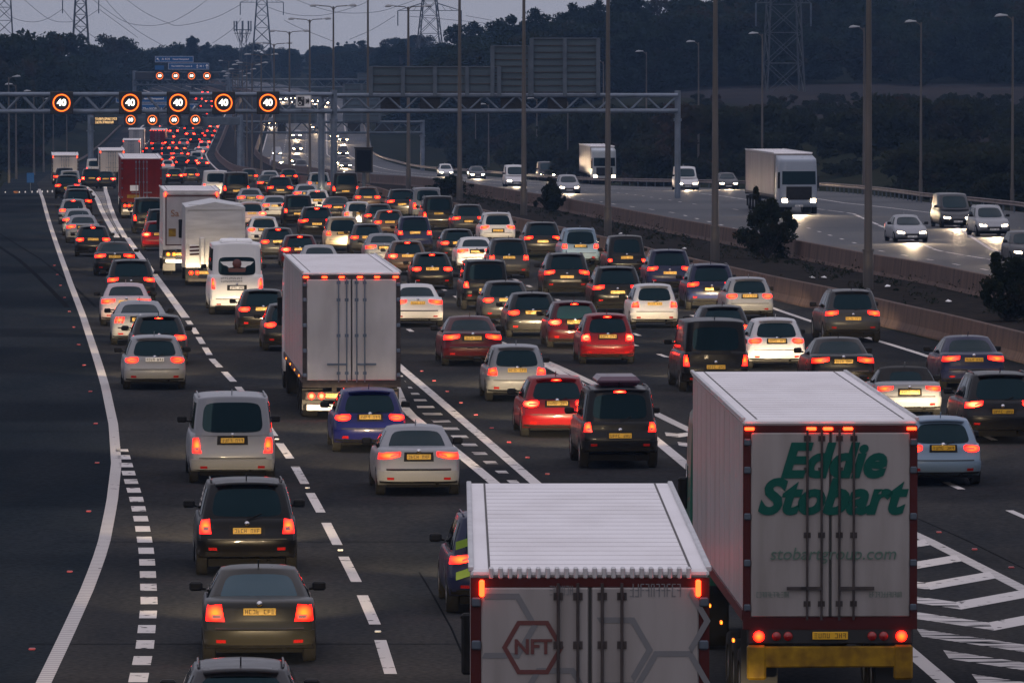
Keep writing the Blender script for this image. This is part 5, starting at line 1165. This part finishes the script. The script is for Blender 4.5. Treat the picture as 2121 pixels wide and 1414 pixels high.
for i, (px_, Y) in enumerate(((1112, 830), (1176, 780), (1012, 900), (985, 960))):
    x_ = max((px_-1060.5)/FPX*Y, XR(Y)+1); z_ = zter(x_, Y); lamp_post(x_, Y, z_, gz(px_, 205+i*6, Y)[1]-z_, (-1,), f'slim post below the sign backs on the far verge, {ORD[i]} from the nearest', 'slim posts on the far verge', .1, .42)
LT = [(18, 160, 700), (33, 176, 760), (70, 190, 830), (90, 201, 900), (110, 206, 960), (138, 205, 1020)]
for i, (px_, py_, Y) in enumerate(LT):
    q_ = P(px_, py_, Y); z_ = zter(q_.x, Y); lamp_post(q_.x, Y, z_, q_.z-z_, (-1,) if i else (1,), f'lamp post in front of the left wood, {ORD[i]} from the left', 'lamp posts beside the left wood', .11, .45)
# dark message board in the reserve
Y = 500; x0, z1 = gz(735, 308, Y); x1, z0 = gz(772, 358, Y); t = thing('message_board', ((x0+x1)/2, Y, zr(Y)), 0, 'black message board on a post in the central reserve', 'sign')
q = MB(); q.bev(x0, x1, Y, Y+.4, z0, z1, .05); q.bx(x0-.05, x1+.05, Y-.05, Y+.45, z1+.003, z1+.1); ob('panel', q.mesh('panel', [M['black']]), t)
q = MB(); q.bx(x0+.12, x1-.12, Y-.012, Y-.002, z0+.12, z1-.12); ob('screen', q.mesh('screen', [mat('dark_screen', (.006, .008, .011), .9, spec=.1)]), t)
q = MB(); q.tube(((x0+x1)/2, Y+.2, zr(Y)), ((x0+x1)/2, Y+.2, z0), .12, 10); ob('post', q.mesh('post', [M['galvdark']]), t); relparent(t)
# things at the end of the left shoulder
conem = MB(); conem.lathe([(0, .11), (.03, .11), (.04, .06), (.42, .045), (.44, .001)], (0, 0, 0), (0, 0, 1), 10); conemesh = conem.mesh('white_post', [M['white']])
for i, px_ in enumerate((11, 39, 50, 63, 73, 82, 92, 101)):
    Y = 548; x_ = (px_-1060.5)/FPX*Y; tag(ob('white_post', conemesh, None, (x_, Y+i*.6, zter(x_, Y)+.02)), f'short white marker post across the end of the shoulder, {ORD[i]} from the left', 'marker post', 'white posts at the end of the shoulder')
Y = 545; x_ = (33-1060.5)/FPX*Y; t = thing('striped_board', (x_, Y, zter(x_, Y)), 0, 'orange and black striped board at the end of the left shoulder', 'marker board')
q = MB(); q.bx(-.18, .18, -.03, .0, .05, .5); ob('panel', q.mesh('panel', [M['amber'] if False else mat('orange_stripe_board', (.5, .16, .02), .5)]), t); q = MB()
for k in range(4): q.add([(-.18, -.034, .06+.1*k), (.18, -.034, .14+.1*k), (.18, -.034, .19+.1*k), (-.18, -.034, .11+.1*k)], [(0, 1, 2, 3)])
ob('stripes', q.mesh('stripes', [M['ink']]), t)
Y = 560; p_ = P(63, 368, Y); t = thing('marker_sign', (p_.x, Y, zter(p_.x, Y)), 0, 'small blue marker sign beside the end of the left shoulder', 'sign')
q = MB(); q.bev(-.3, .3, -.03, 0, p_.z-zter(p_.x, Y)-.42, p_.z-zter(p_.x, Y)+.38, .02); ob('panel', q.mesh('panel', [M['signface']]), t); q = MB(); q.tube((0, .02, 0), (0, .02, p_.z-zter(p_.x, Y)), .035, 6); ob('post', q.mesh('post', [M['galvdark']]), t)
# ------------------------------------------------------------------ pylons, mast and cables
def pylon(px_, Y, zb, h, base, waist, arms, label, twist=0., insul=True):
    x = (px_-1060.5)/FPX*Y; t = thing('pylon', (x, Y, zb), twist, label, 'pylon', 'power pylons')
    q = MB(); hw_ = h*.62
    def wd(z): return (base+(waist-base)*min(1, z/hw_)**.85)/2 if z < hw_ else waist/2*(1-.5*(z-hw_)/(h-hw_))
    zs = [0]; 
    while zs[-1] < h-1: zs.append(zs[-1]+max(1.4, wd(zs[-1])*1.75))
    zs[-1] = h
    for sx in (-1, 1):
        for sy in (-1, 1): q.poly([(sx*wd(z), sy*wd(z), z) for z in zs], .13, 4)
    for a, b in zip(zs, zs[1:]):
        A_, B_ = wd(a), wd(b)
        for s in (-1, 1):
            for p0, p1 in (((-A_, s*A_, a), (B_, s*B_, b)), ((A_, s*A_, a), (-B_, s*B_, b)), ((s*A_, -A_, a), (s*B_, B_, b)), ((s*A_, A_, a), (s*B_, -B_, b))): q.tube(p0, p1, .06, 4, cap=False)
            q.tube((-B_, s*B_, b), (B_, s*B_, b), .06, 4, cap=False)
    ob('tower', q.mesh('tower', [M['pylon']]), t)
    for z, l in arms:
        q = MB(); w = wd(z)
        for sg in (-1, 1):
            for sy in (-1, 1): q.tube((sg*w, sy*w, z), (sg*l, 0, z), .07, 4, cap=False); q.tube((sg*w, sy*w*.8, z+1.6), (sg*l, 0, z), .06, 4, cap=False)
            for f in (.35, .65): q.tube((sg*(w+(l-w)*f), 0, z), (sg*(w+(l-w)*(f-.15)), 0, z+1.6*(1-f)), .045, 4, cap=False)
        ob('cross_arm', q.mesh('cross_arm', [M['pylon']]), t)
        if insul:
            for sg in (-1, 1): q = MB(); q.tube((sg*l, 0, z), (sg*l, 0, z-3.3), .13, 6); ob('insulator', q.mesh('insulator', [M['galvdark']]), t)
    return t
pylon(890, 1500, -13, 46, 9.4, 2.5, [(24.2, 7.0), (31, 8.6), (38, 6)], 'power pylon with wide cross arm above the wood, right of the middle', R(8))
pylon(543, 1780, -13, 48, 7.4, 2.2, [(26.5, 5.6), (33, 6.6), (40, 5)], 'power pylon with cross arm standing over the twin arm lamps')
pylon(168, 1480, -11, 46, 5.6, 1.8, [(24.9, 3.9), (31, 5), (37, 4)], 'slim power pylon rising behind the left wood', R(0))
pylon(10, 1380, -9, 46, 5.2, 2.0, [(26, 4), (33, 5)], 'power pylon at the far left edge of the sky', R(5))
pylon(1622, 965, -1.2, 44, 5.4, 3.2, [(13.2, 3.9), (20, 5), (27, 4)], 'power pylon standing in front of the dark wood at right', R(6))
Y = 1720; x_ = (503-1060.5)/FPX*Y; t = thing('radio_mast', (x_, Y, -10), 0, 'short lattice mast with ring of aerials beside the middle pylon', 'mast')
hm = gz(503, 62, Y)[1]+10; q = MB()
for a in range(3):
    d = Vector((math.cos(2.1*a+.3), math.sin(2.1*a+.3), 0)); q.tube(d*1.2, d*.9+Vector((0, 0, hm)), .1, 5)
z = 0
while z < hm-2:
    for a in range(3):
        d = Vector((math.cos(2.1*a+.3), math.sin(2.1*a+.3), 0)); d2 = Vector((math.cos(2.1*a+2.4), math.sin(2.1*a+2.4), 0)); q.tube(d*1.1+Vector((0, 0, z)), d2*1.1+Vector((0, 0, z+2)), .06, 4, cap=False)
    z += 2
ob('mast', q.mesh('mast', [M['pylon']]), t); q = MB(); pts = [Vector((2.1*math.cos(a*math.pi/4), 2.1*math.sin(a*math.pi/4), hm)) for a in range(9)]; q.poly(pts, .1, 4); q.poly([p+Vector((0, 0, -.9)) for p in pts], .08, 4)
for p in pts[:8]: q.tube(p, p*1+Vector((-p.x*.5, -p.y*.5, -3)), .06, 4, cap=False)
ob('platform', q.mesh('platform', [M['pylon']]), t); q = MB()
for p in pts[:8]: q.bev(p.x-.16, p.x+.16, p.y-.1, p.y+.1, hm-.4, hm+2.2, .03)
ob('aerial', q.mesh('aerial', [M['galvdark']]), t)
CB = [[(0, 8), (25, 36), (65, 46), (98, 39), (130, 19)], [(48, -2), (100, 39), (140, 46), (175, 38), (204, 20)], [(190, -2), (250, 41), (295, 53), (345, 49), (390, 28), (432, -2)], [(260, -2), (300, 26), (345, 47), (375, 53), (445, 37), (500, 9)], [(217, -2), (240, 24), (282, 62), (338, 95)], [(588, 42), (620, 58), (690, 86)], [(555, 15), (590, 27), (632, 33), (680, 30), (745, 11), (768, -2)], [(610, -2), (657, 16), (710, 27), (780, 25), (830, 11), (866, -2)], [(724, 82), (770, 62), (818, 33)], [(846, 34), (940, 42), (1030, 52), (1110, 68)], [(206, 20), (240, 45), (285, 78)], [(130, 19), (160, 52), (205, 84)], [(965, 33), (1010, 41), (1080, 55)], [(500, 38), (480, 62), (440, 90)]]
CL = ['leftmost', 'second from left', 'long low sagging', 'deep sagging', 'steep descending', 'short steep', 'gently sagging', 'upper', 'rising', 'longest right hand', 'thin falling', 'lower left falling', 'short right hand', 'falling mast side']
for i, pts in enumerate(CB):
    v = [P(a, b, 1490+i) for a, b in pts]; w = []
    for k in range(len(v)-1):
        p0, p1, p2, p3 = v[max(0, k-1)], v[k], v[k+1], v[min(len(v)-1, k+2)]
        for j in range(6): s = j/6; w.append(.5*((2*p1)+(p2-p0)*s+(2*p0-5*p1+4*p2-p3)*s*s+(3*p1-p0-3*p2+p3)*s**3))
    w.append(v[-1]); q = MB(); q.poly(w, .045, 4); tag(ob('overhead_cable', q.mesh('overhead_cable', [M['cable']])), f'{CL[i]} overhead power cable against the dusk sky', 'cable', 'power cables')
# ------------------------------------------------------------------ trees, scrub and bushes
def leafmat(name, c1, c2, c3, scale):
    m = mat(name, c1, .8); b = m.node_tree.nodes['Principled BSDF']; b.inputs['Specular IOR Level'].default_value = .15
    t = N(m, 'ShaderNodeTexCoord'); g_ = N(m, 'ShaderNodeNewGeometry'); n = N(m, 'ShaderNodeTexNoise'); n.inputs['Scale'].default_value = scale; n.inputs['Detail'].default_value = 3; Lk(m, g_.outputs['Position'], n.inputs['Vector'])
    r = N(m, 'ShaderNodeValToRGB'); e = r.color_ramp.elements; e[0].position = .35; e[0].color = (*c1, 1); e[1].position = .68; e[1].color = (*c3, 1); k = e.new(.52); k.color = (*c2, 1)
    Lk(m, n.outputs[0], r.inputs[0]); df = N(m, 'ShaderNodeBsdfDiffuse'); tr = N(m, 'ShaderNodeBsdfTranslucent'); mx = N(m, 'ShaderNodeMixShader'); mx.inputs[0].default_value = .45
    Lk(m, r.outputs[0], df.inputs[0]); Lk(m, r.outputs[0], tr.inputs[0]); Lk(m, df.outputs[0], mx.inputs[1]); Lk(m, tr.outputs[0], mx.inputs[2]); Lk(m, mx.outputs[0], m.node_tree.nodes['Material Output'].inputs[0]); return m
M['leaf'] = leafmat('broadleaf_foliage', (.016, .026, .018), (.022, .033, .020), (.040, .030, .018), .12)
M['pine'] = leafmat('pine_foliage', (.012, .022, .019), (.016, .027, .021), (.020, .030, .020), .15)
M['scrub'] = leafmat('scrub_foliage', (.020, .025, .017), (.026, .032, .018), (.045, .029, .020), .09)
M['bush'] = leafmat('bush_foliage', (.016, .022, .012), (.021, .027, .014), (.032, .028, .015), 1.2)
def leafcloud(centres, per, leaf, seed, flat=.6):       # many leaf-sized quads round clump centres: (x,y,z,rx,rz)
    rg = np.random.default_rng(seed); out = []
    for (x, y, z, rx, rz_) in centres:
        d = rg.normal(size=(per, 3)); d /= np.linalg.norm(d, axis=1)[:, None]; rad = rg.random((per, 1))**.4
        c = np.array([x, y, z])+d*rad*np.array([rx, rx, rz_])
        a = rg.normal(size=(per, 3)); a /= np.linalg.norm(a, axis=1)[:, None]; b = np.cross(a, rg.normal(size=(per, 3))); b /= np.linalg.norm(b, axis=1)[:, None]
        s = leaf*(.55+.9*rg.random((per, 1))); a = a*s; b = b*s*flat
        out.append(np.stack([c-a-b*.3, c+b, c+a+b*.2, c-b], 1))
    return np.concatenate(out)
def quads_mesh(name, q, m):
    v = q.reshape(-1, 3); n = len(q); me = bpy.data.meshes.new(name); me.vertices.add(len(v)); me.vertices.foreach_set('co', v.ravel().astype(np.float32))
    me.loops.add(n*4); me.loops.foreach_set('vertex_index', np.arange(n*4, dtype=np.int32)); me.polygons.add(n); me.polygons.foreach_set('loop_start', np.arange(n, dtype=np.int32)*4); me.polygons.foreach_set('loop_total', np.full(n, 4, dtype=np.int32))
    me.materials.append(m); me.update(); me.validate(); return me
def crown_centres(kind, H, Rr, seed):
    r = random.Random(seed); cs = []
    if kind == 'broad':
        for k in range(32):
            a = r.uniform(0, 6.28); f = r.random(); zz = .16+.80*f; rad = Rr*math.sqrt(max(0.05, 1-((zz-.58)/.44)**2))*r.uniform(.35, .95)
            cs.append((rad*math.cos(a), rad*math.sin(a), zz*H, Rr*r.uniform(.26, .42), H*r.uniform(.07, .13)))
        cs.append((r.uniform(-.2, .2)*Rr, 0, .93*H, Rr*.4, H*.08))
    elif kind == 'pine':
        for k in range(38):
            a = r.uniform(0, 6.28); f = r.random(); zz = .12+.84*f; rad = Rr*(1.05-f*.80)*r.uniform(.2, 1.0)
            cs.append((rad*math.cos(a), rad*math.sin(a), zz*H, Rr*r.uniform(.24, .40), H*r.uniform(.03, .06)))
        cs.append((0, 0, .97*H, Rr*.16, H*.05))
    else:
        for k in range(12):
            a = r.uniform(0, 6.28); zz = r.uniform(.12, .85); rad = Rr*r.uniform(.1, .85)*math.sqrt(max(.1, 1-zz*zz*.8)); cs.append((rad*math.cos(a), rad*math.sin(a), zz*H, Rr*r.uniform(.25, .4), H*r.uniform(.12, .2)))
    return cs
VAR = {}
def variant(kind, i):
    if (kind, i) not in VAR:
        H, Rr = {'broad': (15., 5.6), 'pine': (17., 4.6), 'shrub': (4., 2.6)}[kind]
        cs = crown_centres(kind, H, Rr, 40+i); per = {'broad': 190, 'pine': 150, 'shrub': 110}[kind]; lf = {'broad': .34, 'pine': .30, 'shrub': .22}[kind]
        q = leafcloud(cs, per, lf, 90+i, .6 if kind != 'pine' else .4)
        tm = MB(); tm.tube((0, 0, -.5), (0, 0, H*.55), H*.021, 7, H*.012)
        for c in cs[::3]: tm.tube((0, 0, H*.28+c[2]*.2), (c[0]*.9, c[1]*.9, c[2]), H*.009, 5, H*.003, cap=False)
        VAR[kind, i] = (q, H, Rr, tm.mesh('trunk', [M['bark']]))
    return VAR[kind, i]
CM = {}
def tree(x, y, z, kind, i, h, label, group, wide=1., rot=None):
    q, H, Rr, tm = variant(kind, i)
    if (kind, i) not in CM: CM[kind, i] = quads_mesh('crown', q, M['pine' if kind == 'pine' else 'leaf'])
    t = thing('pine_tree' if kind == 'pine' else 'broadleaf_tree', (x, y, z), rnd.uniform(0, 6) if rot is None else rot, label, 'tree', group); s = h/H; t.scale = (s*wide, s*wide, s)
    ob('trunk', tm, t); ob('crown', CM[kind, i], t)
def mass(name, items, m, label, cat):                   # one wood or thicket that reads as a single mass
    out = []
    for (x, y, z, kind, i, h, wide, ro) in items:
        q, H, Rr, _ = variant(kind, i); s = h/H; c, sn = math.cos(ro), math.sin(ro); v = q.reshape(-1, 3)*np.array([s*wide, s*wide, s]); v = np.stack([v[:, 0]*c-v[:, 1]*sn+x, v[:, 0]*sn+v[:, 1]*c+y, v[:, 2]+z], 1); out.append(v.reshape(-1, 4, 3))
    o = ob(name, quads_mesh(name, np.concatenate(out), m)); return tag(o, label, cat, None, 'stuff')
def px_tree(px_, pytop, Y, kind, i, label, group, wide=1.):
    p_ = P(px_, pytop, Y); z = zter(p_.x, Y); tree(p_.x, Y, z-.3, kind, i, (p_.z-z)/.985, label, group, wide)
rt_ = random.Random(21)
# left wood: separate crowns along its edge and skyline, the rest behind as one mass
LW = [(8, 82, 660, 'broad'), (60, 66, 740, 'broad'), (30, 128, 640, 'broad'), (90, 108, 690, 'broad'), (140, 118, 720, 'broad'), (185, 98, 800, 'broad'), (222, 72, 860, 'broad'), (258, 88, 900, 'broad'), (205, 140, 700, 'broad'), (240, 130, 790, 'broad'), (262, 160, 850, 'broad'), (55, 190, 620, 'broad'), (120, 185, 640, 'broad'), (170, 190, 680, 'broad'), (140, 70, 900, 'broad')]
def edgeY(px_, clear):
    Y = 600.
    while Y < 1450 and (px_-1060.5)/FPX*Y+clear > XL(Y): Y += 10
    return Y
for i, (px_, py_, Y, kd) in enumerate(LW):
    Y = max(edgeY(px_, 6.5), 620)+(i*37 % 60); px_tree(px_, py_, Y, kd, i % 5, f'broadleaf tree in the left wood, {ORD[i]} in a sweep along its edge', 'trees of the left wood', 1.05)
items = []
for k in range(110):
    Y = rt_.uniform(620, 1450); d = rt_.uniform(7, 45); x = XL(Y)-d; pxx = x/Y*FPX+1060
    if pxx > 262 or pxx < -120: continue
    z = zter(x, Y); pt = P(0, rt_.uniform(100, 210), Y).z; items.append((x, Y, z-.3, 'broad', rt_.randrange(5), max(6, pt-z), rt_.uniform(.95, 1.3), rt_.uniform(0, 6)))
mass('woodland', items, M['leaf'], 'mass of dark broadleaf wood behind the left lamp posts', 'wood')
# small trees round the far road
FT = [(398, 76, 1650, 'pine'), (312, 99, 1700, 'broad'), (340, 98, 1760, 'broad'), (376, 92, 1690, 'broad'), (430, 88, 1720, 'pine'), (462, 95, 1800, 'broad'), (292, 104, 1500, 'broad'), (520, 92, 1900, 'broad'), (580, 100, 1900, 'broad')]
for i, (px_, py_, Y, kd) in enumerate(FT): px_tree(px_, py_, Y, kd, i % 5, f'small tree on the horizon behind the farthest gantry, {ORD[i]} in the row', 'trees on the horizon', 1.2)
items = []
for k in range(150):
    px_ = rt_.uniform(250, 780); Y = rt_.uniform(1720, 2250); x = (px_-1060)/FPX*Y
    if XL(Y)-7 < x < XR(Y)+7: continue
    z = zter(x, Y) if Y < 2300 else -8; pt = P(0, rt_.uniform(94, 125) if px_ > 560 else rt_.uniform(104, 140), Y).z; items.append((x, Y, z-.4, rt_.choice(['broad', 'pine', 'broad']), rt_.randrange(5), max(5, pt-z), 1.3, rt_.uniform(0, 6)))
for k in range(40):
    Y = rt_.uniform(1250, 1750); x = XL(Y)-rt_.uniform(6, 30); z = zter(x, Y); pt = P(0, rt_.uniform(125, 190), Y).z; items.append((x, Y, z-.3, 'broad', rt_.randrange(5), max(4, min(13, pt-z)), 1.2, rt_.uniform(0, 6)))
mass('distant_wood', items, M['leaf'], 'low distant wood on the horizon where the road vanishes', 'wood')
# pine wood on the right
RP = [(650, 96, 1800), (700, 88, 1780), (752, 83, 1740), (795, 92, 1440), (832, 86, 1400), (880, 96, 1380), (925, 76, 1350), (948, 52, 1250), (982, 48, 1220), (1010, 62, 1240), (1036, 42, 1160), (1060, 34, 1130), (1084, 44, 1130), (1108, 20, 1080), (1128, 46, 1120), (1150, 44, 1130), (1186, 8, 1060), (1206, 16, 1080), (1240, 2, 1070), (1275, -12, 1060), (1310, -8, 1080)]
for i, (px_, py_, Y) in enumerate(RP): px_tree(px_, py_, Y, 'pine', i % 5, f'pine on the skyline of the right wood, {i+1 if i > 19 else ORD[i]}{"st" if i == 20 else ""} from the left', 'skyline pines of the right wood', 1.0+.15*(i % 3))
items = []
def sky_py(px_): return lerpl([(600, 104), (750, 92), (930, 90), (1010, 72), (1100, 52), (1180, 30), (1300, 2), (1450, -20), (2300, -30)], px_)
for k in range(380):
    px_ = rt_.uniform(640, 2300); Y = rt_.uniform(1030, 1400) if px_ > 900 else rt_.uniform(1250, 1900); x = (px_-1060)/FPX*Y
    if x < XR(Y)+7: continue
    z = zter(x, Y); pt = P(0, sky_py(px_)+rt_.uniform(2, 60), Y).z; items.append((x, Y, z-.4, rt_.choice(['broad', 'pine', 'broad']), rt_.randrange(5), max(7, min(24, pt-z)), rt_.uniform(1.05, 1.4), rt_.uniform(0, 6)))
for k in range(110):                                   # lower front edge of the wood
    px_ = rt_.uniform(640, 2300); Y = rt_.uniform(1010, 1080) if px_ > 1000 else rt_.uniform(1060, 1350); x = (px_-1060)/FPX*Y
    if x < XR(Y)+5: continue
    z = zter(x, Y); items.append((x, Y, z-.4, 'broad', rt_.randrange(5), rt_.uniform(7, 12), rt_.uniform(1.1, 1.5), rt_.uniform(0, 6)))
mass('hillside_wood', items, M['leaf'], 'dark mixed wood filling the upper right behind the field', 'wood')
# scrub on the cutting side and the hedge in front of the field
items = []
for k in range(420):
    px_ = rt_.uniform(820, 2350); Y = rt_.uniform(500, 1000)
    x = (px_-1060)/FPX*Y
    d = x-XR(Y)
    if d < 3.5: continue
    if d > 34 and rt_.random() < .75: continue
    z = zter(x, Y); top = lerpl([(820, 240), (1300, 232), (1750, 262), (2121, 262), (2400, 262)], px_); hmax = P(0, top+rt_.uniform(0, 70), Y).z-z
    h = min(hmax, rt_.uniform(2.5, 5.2))
    if h < 1.2: continue
    items.append((x, Y, z-.3, 'shrub', rt_.randrange(6), h, rt_.uniform(.9, 1.5), rt_.uniform(0, 6)))
for k in range(120):
    Y = rt_.uniform(420, 560); x = XR(Y)+rt_.uniform(4.5, 22); px_ = x/Y*FPX+1060; z = zter(x, Y); items.append((x, Y, z-.3, 'shrub', rt_.randrange(6), min(rt_.uniform(2.6, 4.8), max(1.5, P(0, 268+rt_.uniform(-5, 30), Y).z-z)), rt_.uniform(1., 1.5), rt_.uniform(0, 6)))
for k in range(230):                                    # taller bushes at the edge of the field
    px_ = rt_.uniform(1130, 2250); Y = rt_.uniform(640, 880); x = (px_-1060)/FPX*Y
    if x < XR(Y)+8: continue
    z = zter(x, Y); items.append((x, Y, z-.3, 'shrub', rt_.randrange(6), max(1.5, P(0, rt_.choice([208, 212, 216, 225, 232, 240]) if not 1780 < px_ < 2030 else rt_.choice([192, 205, 215, 230])+rt_.uniform(-8, 10), Y).z-z), rt_.uniform(.8, 1.3), rt_.uniform(0, 6)))
for k in range(90):                                    # left verge thickets
    Y = rt_.uniform(560, 1000); x = XL(Y)-rt_.uniform(2.5, 9); items.append((x, Y, zter(x, Y)-.2, 'shrub', rt_.randrange(6), rt_.uniform(1.5, 3.6), rt_.uniform(.9, 1.4), rt_.uniform(0, 6)))
mass('scrub', items, M['scrub'], 'dense autumn scrub on the verge beyond the guard rail', 'scrub')
# bushes in the central reserve
BS = [(1142, 440, 40, 68, 'small round bush'), (1588, 536, 92, 132, 'large leafy bush'), (2085, 665, 95, 140, 'big bush at the right edge'), (925, 405, 75, 38, 'low spreading bush'), (660, 378, 40, 22, 'low dark bush')]
for i, (px_, py_, wpx, hpx, nm) in enumerate(BS):
    p_ = at(px_, py_, .14); s = FPX/p_.y; H, Rr = hpx/s*.92, wpx/s*.80; r = random.Random(300+i); cs = []
    for k in range(22):
        a = r.uniform(0, 6.28); zz = r.uniform(.08, .9); rad = Rr*r.uniform(.1, .75)*math.sqrt(max(.12, 1.05-zz*zz)); cs.append((rad*math.cos(a), rad*math.sin(a), zz*H, Rr*r.uniform(.22, .36), H*r.uniform(.10, .17)))
    for k in range(16):
        a = r.uniform(0, 6.28); zz = r.uniform(.25, 1.12); rad = Rr*r.uniform(.45, 1.0)*math.sqrt(max(.1, 1.2-zz*zz)); cs.append((rad*math.cos(a), rad*math.sin(a), zz*H, Rr*r.uniform(.08, .15), H*r.uniform(.06, .12)))
    t = thing('bush', p_, 0, f'{nm} growing in the central reserve soil', 'bush', 'bushes in the central reserve')
    ob('foliage', quads_mesh('foliage', leafcloud(cs, 240, .055+.012*H, 500+i, .5), M['bush']), t)
    q = MB()
    for c in cs: q.tube((0, 0, -.05), (c[0], c[1], c[2]+.1), .02, 4, .007, cap=False)
    ob('stems', q.mesh('stems', [M['bark']]), t)
# weeds and litter on the soil
rg = np.random.default_rng(5); cl = []
for k in range(420):
    Y = float(rg.uniform(190, 520)); f = float(rg.choice([.12, .2, .6, .75, .85, .92]))+float(rg.normal())*.05; x = NW(Y)+.5+(FW(Y)-NW(Y)-1)*min(.96, max(.04, f)); h = float(rg.uniform(.1, .45))*(2.4 if rg.random() < .16 else 1); cl.append((x, Y, zr(Y)+.14+h*.4, h*.9, h*.6))
tag(ob('weeds', quads_mesh('weeds', leafcloud(cl, 26, .07, 9, .35), M['bush'])), 'straggling weeds along the soil of the central reserve', 'weeds', None, 'stuff')
lm_ = MB(); lm_.add([(-.12, -.08, .01), (.1, -.1, .02), (.14, .09, .05), (-.02, .02, .10), (-.1, .1, .02)], [(0, 1, 3), (1, 2, 3), (2, 4, 3), (4, 0, 3)]); lmesh = lm_.mesh('litter', [M['white']])
for i, (px_, py_) in enumerate(((1838, 594), (1965, 625), (1683, 576), (1707, 576), (1417, 516), (1285, 485))):
    p_ = at(px_, py_, .14); tag(ob('litter', lmesh, None, p_, (0, 0, i)), f'scrap of white litter on the central reserve, {ORD[i]} in from the right' if i < 2 else f'white litter scrap lying on the reserve soil, {ORD[i-2]} of the four farther left', 'litter', 'litter on the central reserve')
# ------------------------------------------------------------------ air
HAZE = 0.0001
if HAZE:
    m = bpy.data.materials.new('haze'); m.use_nodes = True; n_ = m.node_tree; n_.nodes.clear(); o_ = n_.nodes.new('ShaderNodeOutputMaterial'); v_ = n_.nodes.new('ShaderNodeVolumePrincipled')
    v_.inputs['Density'].default_value = HAZE; v_.inputs['Color'].default_value = (.34, .58, 1., 1); n_.links.new(v_.outputs[0], o_.inputs['Volume'])
    q = MB(); q.bx(-1000, 1000, -60, 3100, -28, 60); tag(ob('haze', q.mesh('haze', [m])), 'thin blue dusk haze over the motorway', 'haze', None, 'stuff')
